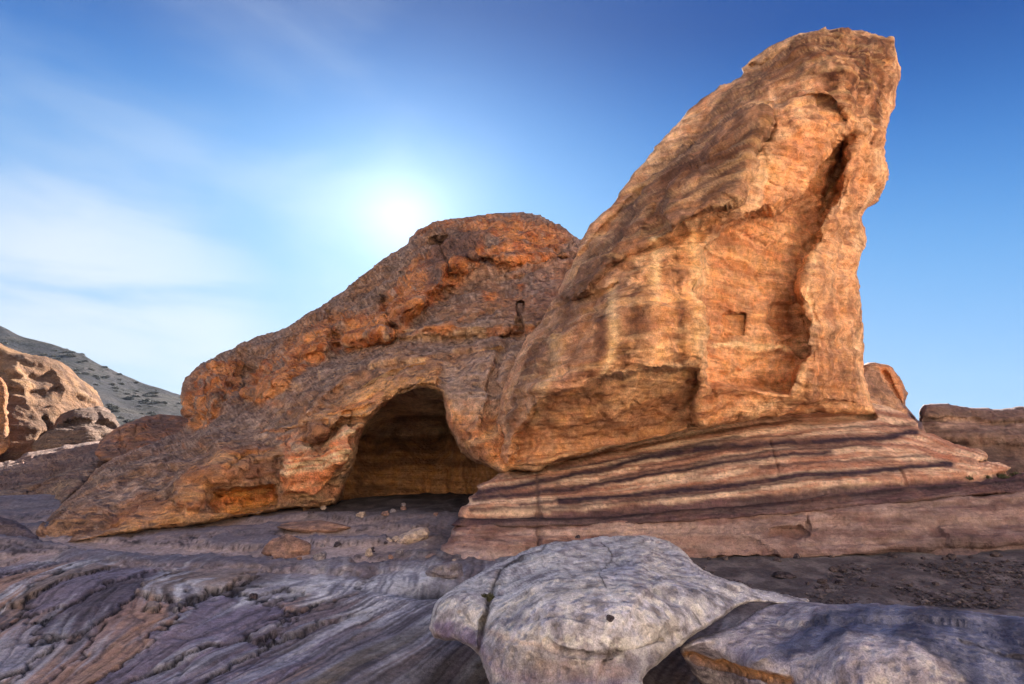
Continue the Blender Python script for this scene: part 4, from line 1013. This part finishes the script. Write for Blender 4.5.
def ex_dark(col, P, x, y, n):
    col = paint(col, x, y, [(926, 412), (950, 412), (990, 418), (1030, 424), (1030, 434), (980, 430), (940, 432)], C(178, 144, 130), 5, .7, P, .6, 5, 1.0)
    return paint(col, x, y, [(915, 400), (1120, 395), (1120, 414), (1000, 414), (940, 410), (915, 412)], C(112, 92, 94), 4, .8)
o = rock('boulder', [(922, 436, .5, 6), (919, 420, .8, 7), (921, 408, .8, 7), (934, 403, .1, 2), (960, 405, .1, 2), (1000, 408, .1, 2), (1030, 406, .1, 2), (1120, 402, .1, 2), (1160, 430), (1160, 500), (1000, 500), (940, 480)],
     [(930, 415, 17.4), (980, 412, 17.8), (1060, 412, 18), (930, 440, 16.6), (980, 440, 16.2), (1060, 440, 16.4), (980, 480, 15.8), (1060, 490, 16)], [('crk', [(925, 420), (960, 420), (1000, 424), (1040, 424)], .35, 3), ('reg', [(935, 436), (980, 432), (1030, 438), (1090, 440), (1090, 470), (940, 468)], .5, 14)], 7, 45, 1.4,
     simple_relief(.09, .5, 181, .03), simple_colour((104, 82, 78), (120, 94, 86), (80, 64, 64), .6, 181, extra=ex_dark), M_SAND, R=.9, wd=8, seed=15)
set_props(o, 'big dark brown boulder beyond the right end of the striped ledge', 'boulder')

# left distance
def ex_cliff(col, P, x, y, n):
    return paint(col, x, y, [(0, 418), (20, 402), (45, 412), (60, 405), (40, 440), (30, 470), (-60, 470)], C(128, 96, 78), 6, .55)
o = rock('cliff', [(-60, 352), (-20, 338), (0, 342, 4, 8), (15, 350, 4, 8), (37, 355, 4, 8), (52, 358, 4, 8), (67, 366, 4, 8), (80, 378, 4, 8), (92, 388, 3, 6), (104, 406, 3, 6), (108, 430), (100, 462), (0, 480), (-70, 480)],
     [(-40, 360, 58), (0, 350, 56), (40, 362, 56), (70, 378, 58), (100, 405, 60), (-40, 410, 48), (20, 410, 48), (50, 415, 50), (90, 430, 54), (-40, 465, 42), (20, 460, 43), (60, 455, 46), (100, 455, 50), (0, 380, 51), (40, 385, 53)],
     [('crk', [(44, 420), (47, 430), (40, 445)], 1.0, 4), ('reg', [(0, 362), (20, 358), (36, 380), (44, 400), (30, 412), (0, 400)], -1.0, 14), ('reg', [(48, 365), (66, 372), (80, 398), (60, 404)], -.8, 10), ('crk', [(0, 372), (25, 378), (50, 376)], .8, 2.5), ('crk', [(0, 392), (30, 392), (60, 388)], .8, 2.5)], 25, 50, 1.15,
     simple_relief(.22, .25, 191, .16), simple_colour((156, 114, 82), (132, 94, 70), (96, 68, 56), .16, 191, .8, ex_cliff), M_FAR, R=4, wd=8, seed=16)
set_props(o, 'tan layered cliff with deep clefts in front of the shrubby hillside', 'cliff')
o = rock('rock_pillar', [(-50, 372), (-10, 372, 2, 5), (2, 378, 2, 5), (7, 388, 2, 5), (9, 408, 1.5, 5), (7, 430, 1.5, 5), (5, 452), (-50, 470)], [(-30, 380, 40), (0, 385, 39), (-30, 440, 37), (2, 440, 37.5)], [], 8, 25, 1.2,
     simple_relief(.4, .3, 201, .15), simple_colour((172, 112, 76), (184, 132, 94), (120, 80, 60), .3, 201, .8), M_FAR, R=2, wd=5, seed=17)
set_props(o, 'orange rock pillar cut off by the left edge of the picture', 'rock')
o = rock('rounded_outcrop', [(36, 452, 1, 5), (42, 438, 1.5, 6), (52, 424, 2, 7), (60, 414, 2, 7), (78, 407, 2, 7), (99, 407, 2, 7), (112, 412, 2, 6), (120, 420, 1.5, 6), (122, 436), (112, 458), (60, 470)],
     [(60, 420, 40), (90, 412, 42), (115, 420, 43), (60, 440, 36), (90, 435, 37), (115, 438, 39), (60, 460, 34), (100, 455, 35)], [('crk', [(50, 432), (80, 430), (118, 432)], .8, 2), ('crk', [(56, 422), (85, 418), (116, 424)], .8, 2), ('crk', [(98, 410), (106, 425)], .6, 2)], 10, 30, 1.1,
     simple_relief(.35, .25, 211, .3), simple_colour((122, 96, 84), (142, 114, 98), (92, 70, 64), .3, 211, .9), M_FAR, R=2, wd=7, seed=18)
set_props(o, 'rounded pale layered outcrop at the foot of the tan cliff', 'rock')
o = rock('boulder', [(94, 456, .4, 4), (97, 445, .6, 5), (108, 434, 1, 6), (122, 424, 1, 6), (138, 418, 1, 6), (158, 415, 1, 6), (178, 416, 1, 6), (196, 424), (190, 446), (150, 456), (110, 462)],
     [(105, 440, 21), (138, 425, 22.5), (175, 424, 24), (110, 452, 20), (150, 442, 20.5), (180, 440, 21)], [('crk', [(118, 428), (122, 450)], .3, 2), ('crk', [(138, 422), (132, 440)], .2, 2)], 6, 25, 1.2,
     simple_relief(.2, .5, 221, .06), simple_colour((150, 108, 90), (128, 98, 90), (176, 112, 80), .5, 221), M_DOME, R=1, wd=7, seed=19)
set_props(o, 'low reddish brown boulder between the rounded outcrop and the dome', 'boulder')
o = rock('sloping_slab', [(-60, 478), (-20, 466, .8, 4), (15, 459, .8, 4), (40, 451, .8, 4), (98, 442, .8, 4), (112, 452), (104, 462), (80, 474), (40, 486), (0, 500), (-60, 510)],
     [(-40, 475, 25), (0, 466, 27), (50, 453, 30), (100, 446, 31), (-40, 500, 19), (0, 490, 20.5), (50, 474, 22.5), (95, 460, 24)], [('crk', [(-20, 480), (30, 468), (96, 450)], .5, 2.5)], 5, 20, 1.2,
     simple_relief(.2, .4, 231, .2), simple_colour((140, 108, 96), (164, 130, 114), (108, 84, 82), .5, 231, .8), M_DOME, R=.8, wd=5, seed=20)
set_props(o, 'brown sloping slab in the valley left of the dome, below the cliff', 'rock slab')
o = rock('sloping_slab', [(-60, 520), (-20, 500, .5, 4), (20, 486, .5, 4), (60, 474, .5, 4), (92, 463, .5, 4), (108, 460, .4, 3), (100, 474), (70, 498), (48, 520), (30, 535), (-60, 545)],
     [(-40, 515, 14.5), (0, 500, 16.5), (50, 480, 19), (100, 464, 21), (-40, 540, 12.8), (0, 530, 13), (40, 522, 13.4), (70, 490, 16)], [('crk', [(-20, 515), (20, 500), (70, 482)], .3, 2), ('crk', [(-10, 528), (20, 516), (50, 504)], .25, 2)], 4, 20, 1.2,
     simple_relief(.14, .6, 241, .14), simple_colour((140, 108, 94), (170, 138, 116), (98, 80, 80), .7, 241, .8), M_DOME, R=.5, wd=4, seed=21)
set_props(o, 'pale streaked slab running down the valley beside the left tip of the dome', 'rock slab')
o = rock('boulder', [(-50, 530), (-20, 516, .4, 5), (4, 518, .4, 5), (26, 526, .4, 5), (40, 536, .3, 4), (44, 546), (30, 556), (-50, 564)], [(-30, 525, 10.8), (0, 525, 10.8), (35, 540, 10.5), (0, 548, 10.3), (-30, 555, 10.2)], [], 1.6, 20, 1.3,
     simple_relief(.08, 1.2, 251, .02), simple_colour((92, 82, 92), (112, 98, 104), (70, 62, 74), 1, 251), M_SAND, R=.5, wd=6, seed=22)
set_props(o, 'low dark blue grey boulder at the left edge beside the dome tip', 'boulder')

# ---- pieces that sit on a surface already built: find it along the line of sight or straight down
bpy.context.view_layer.update()
BED = bpy.data.objects['bedrock']
def hit(o, origin, direction):
    m = o.matrix_world.inverted()
    a = m @ Vector(tuple(origin)); d = (m.to_3x3() @ Vector(tuple(direction))).normalized()
    ok, loc, nor, _ = o.ray_cast(a, d)
    return np.array(o.matrix_world @ loc) if ok else None
def seen(o, px, py): return hit(o, CAM, ray(px, py))

def back_panel(name, body, parent, px0, px1, py0, py1, cols, mat, lift=.05, thick=.10, n=9):
    g = np.zeros((n, n, 3))
    for j, py in enumerate(np.linspace(py0, py1, n)):
        for i, px in enumerate(np.linspace(px0, px1, n)):
            p = seen(body, px, py)
            g[j, i] = p
    dep = np.median(g[2:-2, 2:-2, 1]) - lift
    gx, gy_ = np.meshgrid(np.linspace(px0, px1, n), np.linspace(py0, py1, n))
    Y = dep + .4 * (g[..., 1] - lift - dep).clip(-.15, .15)
    Pf = world(gx.ravel(), gy_.ravel(), Y.ravel())
    Pf[:, 1] += .02 * fbm(Pf * 5, 3, 401)
    Pb = Pf + np.array([0, thick, 0])
    P = np.concatenate([Pf, Pb]); idx = np.arange(n * n).reshape(n, n); m = n * n
    Q = [np.stack([idx[:-1, :-1].ravel(), idx[1:, :-1].ravel(), idx[1:, 1:].ravel(), idx[:-1, 1:].ravel()], -1)]
    Q.append(Q[0][:, ::-1] + m)
    for e in (idx[0], idx[-1][::-1], idx[:, 0][::-1], idx[:, -1]):
        Q.append(np.stack([e[:-1], e[1:], e[1:] + m, e[:-1] + m], -1))
    col = mixc(np.tile(C(*cols[0]), (len(P), 1)), C(*cols[1]), sm(-.3, .3, fbm(P * 2.5, 3, 402)))
    return mesh_object(name, P, np.concatenate(Q), col, mat, parent)
def body_of(root): return [c for c in root.children if c.name.startswith('rock_body')][0]
back_panel('carved_niche', body_of(lean), lean, 724, 744.5, 315, 335.5, ((186, 122, 84), (206, 146, 104)), M_SAND)
back_panel('carved_slot', body_of(dome), dome, 517.5, 522.5, 303, 328.5, ((104, 80, 74), (82, 62, 58)), M_SAND, lift=.03)

# ---- loose stones
def stone(name, px, py, wpx, hpx, Y, cols, sd, label, cat='stone', group=None, mat=M_SAND, tilt=0, on=None):
    random.seed(sd)
    on = on or BED
    c = seen(on, px, py + hpx * .35)
    if c is None: c = world(np.array([float(px)]), np.array([float(py)]), np.array([Y]))[0]
    Y = c[1]; wd_ = wpx / F * Y / 2; ht = hpx / F * Y / 2
    c = c + np.array([0, wd_ * .4, ht * .55])
    nu, nv = 40, 22
    th = np.linspace(0, 2 * np.pi, nu, endpoint=False); ph = np.linspace(-np.pi / 2 + .02, np.pi / 2 - .02, nv)
    A, B = np.meshgrid(th, ph)
    d = np.stack([np.cos(A) * np.cos(B), np.sin(A) * np.cos(B), np.sin(B)], -1).reshape(-1, 3)
    r = 1 + .35 * fbm(d * 1.1 + sd, 3, sd) + .10 * ridged(d * 2 + sd, 3, sd + 1)
    # flat broken faces
    rng = np.random.RandomState(sd)
    for _ in range(7):
        nn = rng.normal(size=3); nn /= np.linalg.norm(nn); k = .62 + .25 * rng.rand()
        r = np.minimum(r, np.where(d @ nn > .05, k / np.maximum(d @ nn, .05), 9))
    P = d * r[:, None] * np.array([wd_, wd_ * .8, ht * 1.15])
    ct, st = math.cos(tilt), math.sin(tilt)
    P = np.stack([P[:, 0] * ct + P[:, 2] * st, P[:, 1], -P[:, 0] * st + P[:, 2] * ct], -1) + c
    idx = np.arange(nu * nv).reshape(nv, nu); nx_ = np.roll(idx, -1, 1)
    Q = np.stack([idx[:-1].ravel(), nx_[:-1].ravel(), nx_[1:].ravel(), idx[1:].ravel()], -1)
    cc = mixc(np.tile(C(*cols[0]), (len(P), 1)), C(*cols[1]), sm(-.3, .3, fbm(d * 2.2 + sd, 4, sd + 3)))
    # close the two ends
    P = np.concatenate([P, [P[:nu].mean(0)], [P[-nu:].mean(0)]]); cc = np.concatenate([cc, cc[:1], cc[-1:]])
    nP = len(P)
    t1 = np.stack([np.roll(idx[0], -1), idx[0], np.full(nu, nP - 2), np.full(nu, nP - 2)], -1)
    o = mesh_object(name, P, Q, cc, mat, base=c - np.array([0, 0, ht]))
    return set_props(o, label, cat, group)

def gy(py): return 2.42 / (GK - slope(py))
TAN = ((160, 122, 110), (126, 98, 94)); PALE_ = ((196, 172, 156), (160, 142, 140)); DRK = ((58, 50, 56), (84, 74, 80)); GRY = ((150, 140, 144), (120, 112, 122))
stone('stone', 283, 549, 46, 24, 10.2, TAN, 301, 'rounded pinkish stone on the bedrock before the cave pillar')
stone('stone_slab', 311, 528, 62, 13, 11.6, ((156, 120, 108), (126, 98, 92)), 302, 'long flat reddish slab lying on the ground below the cave pillar', 'stone slab')
stone('stone', 413, 538, 30, 14, 11.0, PALE_, 303, 'pale flat stone lying on dark soil in front of the cave', tilt=-.15)
stone('stone', 361, 515, 9, 7, 12.9, PALE_, 304, 'tiny cream stone near the left side of the cave mouth')
stone('stone', 446, 571, 38, 18, 8.9, GRY, 305, 'grey lumpy stone touching the left foot of the pink plinth')
stone('stone', 320, 556, 14, 9, 9.7, GRY, 306, 'small grey stone right of the rounded pinkish stone')
stone('stone', 253, 596, 8, 5, 7.7, DRK, 307, 'small black stone lying on the blue grey bedrock sheet')
stone('stone', 368, 553, 8, 8, 9.8, PALE_, 308, 'little upright pale stone halfway between the cave and the pale boulder')
stone('pebble', 611, 619, 9, 6, 4.06, DRK, 309, 'dark pebble lying on top of the pale cracked boulder', 'pebble', on=boulder_l)
stone('pebble', 578, 538, 5, 3, 7.2, DRK, 310, 'tiny dark pebble on the back rim of the pale cracked boulder', 'pebble', on=boulder_l)
stone('stone', 699, 543, 9, 14, 9.3, ((96, 82, 84), (120, 102, 102)), 311, 'small upright stone at the gravel corner behind the pale boulder')
stone('stone', 786, 576, 20, 6, 8.35, DRK, 312, 'flat black stone lying on the gravel')
rng = np.random.RandomState(4)
for k in range(26):
    px, py = rng.uniform(290, 480), rng.uniform(505, 562)
    s = rng.uniform(3, 8)
    stone('small_stone', px, py - s * .2, s, s * .7, gy(py), [PALE_, GRY, TAN, DRK][k % 4], 330 + k, 'small loose stone scattered on the dark soil before the cave', 'stone', 'small stones on the soil before the cave')

for k in range(34):
    px, py = rng.uniform(690, 1015), rng.uniform(556, 562) if k % 2 else rng.uniform(560, 592)
    if py > np.interp(px, [680, 720, 763, 838, 1015], [548, 570, 584, 594, 600]): continue
    s = rng.uniform(4, 9)
    stone('rubble_stone', px, py - s * .2, s, s * .6, gy(py), [((92, 80, 82), (70, 60, 64)), ((104, 90, 90), (82, 70, 72)), DRK][k % 3], 400 + k, 'angular rubble stone lying on the dark gravel at the foot of the pink plinth', 'stone', 'rubble stones on the gravel')

# ---- gravel: more stones than anyone could count
def gravel():
    rng = np.random.RandomState(9); n = 9000
    px = rng.uniform(660, 1150, n); py = 552 + 60 * rng.rand(n) ** .9
    keep = py > np.interp(px, [660, 690, 720, 800, 840, 1150], [549, 556, 572, 594, 560, 556])
    px, py = px[keep], py[keep]; n = len(px)
    Y = 2.42 / (GK - slope(py)); B = world(px, py, Y); B[:, 2] = ground_z(B[:, 0], B[:, 1]) - .055
    s = .007 + .036 * rng.rand(n) ** 6
    oc = np.array([(1, 0, 0), (0, 1, 0), (-1, 0, 0), (0, -1, 0), (0, 0, .8), (0, 0, -.8), (.6, .6, .5), (-.6, .6, .4), (-.6, -.6, .5), (.6, -.6, .4)])
    V = oc[None] * s[:, None, None] * rng.uniform(.6, 1.4, (n, 10, 1)) * np.array([1.3, 1, .8])
    a = rng.uniform(0, 6.28, n); ca, sa = np.cos(a)[:, None], np.sin(a)[:, None]
    V = np.stack([V[..., 0] * ca - V[..., 1] * sa, V[..., 0] * sa + V[..., 1] * ca, V[..., 2]], -1) + B[:, None]
    q = np.array([(0, 6, 4, 9), (6, 1, 7, 4), (4, 7, 2, 8), (9, 4, 8, 3), (5, 1, 6, 0), (5, 2, 7, 1), (5, 3, 8, 2), (5, 0, 9, 3)])
    Q = (q[None] + 10 * np.arange(n)[:, None, None]).reshape(-1, 4)
    base = np.array([(74, 66, 72), (96, 86, 90), (98, 88, 90), (118, 106, 106)])[rng.choice(4, n, p=[.45, .37, .15, .03])]
    col = np.repeat(lin(base), 10, 0)
    o = mesh_object('gravel', V.reshape(-1, 3), Q, col, M_GRAVEL, base=np.array([3.5, 8.5, .1])); o['kind'] = 'stuff'
    o['label'] = 'dark loose gravel between the pale boulders and the pink plinth'
    for p in o.data.polygons: p.use_smooth = False
gravel()

# ---- plants
def leaf_clump(n, rad, leaf, seed, up=.5):
    rng = np.random.RandomState(seed)
    d = rng.normal(size=(n, 3)); d /= np.linalg.norm(d, axis=1, keepdims=True)
    r = rad * rng.rand(n) ** .4 * (1 + .35 * fbm(d * 1.5, 2, seed))
    c = d * r[:, None] * np.array([1, 1, .75]); c[:, 2] = np.abs(c[:, 2]) * .9 + .1 * rad
    a = rng.normal(size=(n, 3)) + d * .8 + np.array([0, 0, up]); a /= np.linalg.norm(a, axis=1, keepdims=True)
    b = np.cross(a, rng.normal(size=(n, 3))); b /= np.linalg.norm(b, axis=1, keepdims=True)
    L_ = leaf * rng.uniform(.6, 1.4, (n, 1))
    V = np.stack([c - a * L_, c + b * L_ * .35, c + a * L_, c - b * L_ * .35], 1).reshape(-1, 3)
    return V, np.arange(4 * n).reshape(-1, 4)
V, Q = leaf_clump(160, .055, .026, 5, 1.2)
c = seen(boulder_l, 488, 600)
o = mesh_object('grass_tuft', V + c, Q, None, M_LEAF, base=c)
set_props(o, 'small green tuft growing in the crack of the pale boulder', 'plant')
rng = np.random.RandomState(6)
for k, (px, py, Y) in enumerate([(968, 478, 11.6), (985, 477, 11.7), (1003, 476, 11.8), (1016, 474, 11.9)]):
    V, Q = leaf_clump(90, .09, .04, 20 + k, .8)
    c = world(np.array([px]), np.array([py + 2.0]), np.array([Y]))[0]
    o = mesh_object('grass_tuft', V + c, Q, None, M_LEAF, base=c)
    set_props(o, 'dry green tuft on the dark seam at the right end of the striped ledge', 'plant', 'dry tufts on the striped ledge')

# shrubs dotted over the far hillside
protos = []
for k in range(4):
    V, Q = leaf_clump(260, 1.0, .30, 60 + k)
    o = mesh_object('shrub', V, Q, None, M_SHRUB, base=np.zeros(3)); protos.append(o)
rng = np.random.RandomState(12); cnt = 0
ny_, nx_, _ = HP.shape
while cnt < 280:
    j, i = rng.randint(int(ny_ * .15), int(ny_ * .815)), rng.randint(0, nx_)
    p = HP[j, i]
    q = p - CAM; u = 512 + F * q[0] / (q[1] * cp + q[2] * sp)
    if not (-20 < u < 200) or perlin(p[None] * .07, 44)[0] < -.12: continue
    o = protos[cnt] if cnt < 4 else protos[cnt % 4].copy()
    if cnt >= 4: COL.objects.link(o)
    s = rng.uniform(.3, .95) * (1.6 if rng.rand() < .12 else 1)
    o.location = tuple(p - np.array([0, 0, .2])); o.scale = (s * 1.15, s * 1.15, s); o.rotation_euler = (0, 0, rng.uniform(0, 6.28))
    set_props(o, 'small dark shrub dotted over the far grey hillside', 'shrub', 'shrubs on the far hillside')
    cnt += 1

# ---- the air between here and the far hillside
hz = bpy.data.materials.new('air'); hz.use_nodes = True
_t = hz.node_tree; _t.nodes.remove(_t.nodes['Principled BSDF'])
_v = _t.nodes.new('ShaderNodeVolumePrincipled'); _v.inputs['Density'].default_value = .00012
_v.inputs['Color'].default_value = (.62, .78, 1, 1); _v.inputs['Anisotropy'].default_value = 0
_t.links.new(_v.outputs[0], _t.nodes['Material Output'].inputs['Volume'])
_x, _y, _z = (-430, 430), (-130, 430), (-60, 75)
Pz = np.array([(a, b, c) for a in _x for b in _y for c in _z], float)
o = mesh_object('haze', Pz, np.array([(0, 1, 3, 2), (4, 6, 7, 5), (0, 4, 5, 1), (2, 3, 7, 6), (0, 2, 6, 4), (1, 5, 7, 3)]), None, hz, base=np.zeros(3)); o['kind'] = 'stuff'
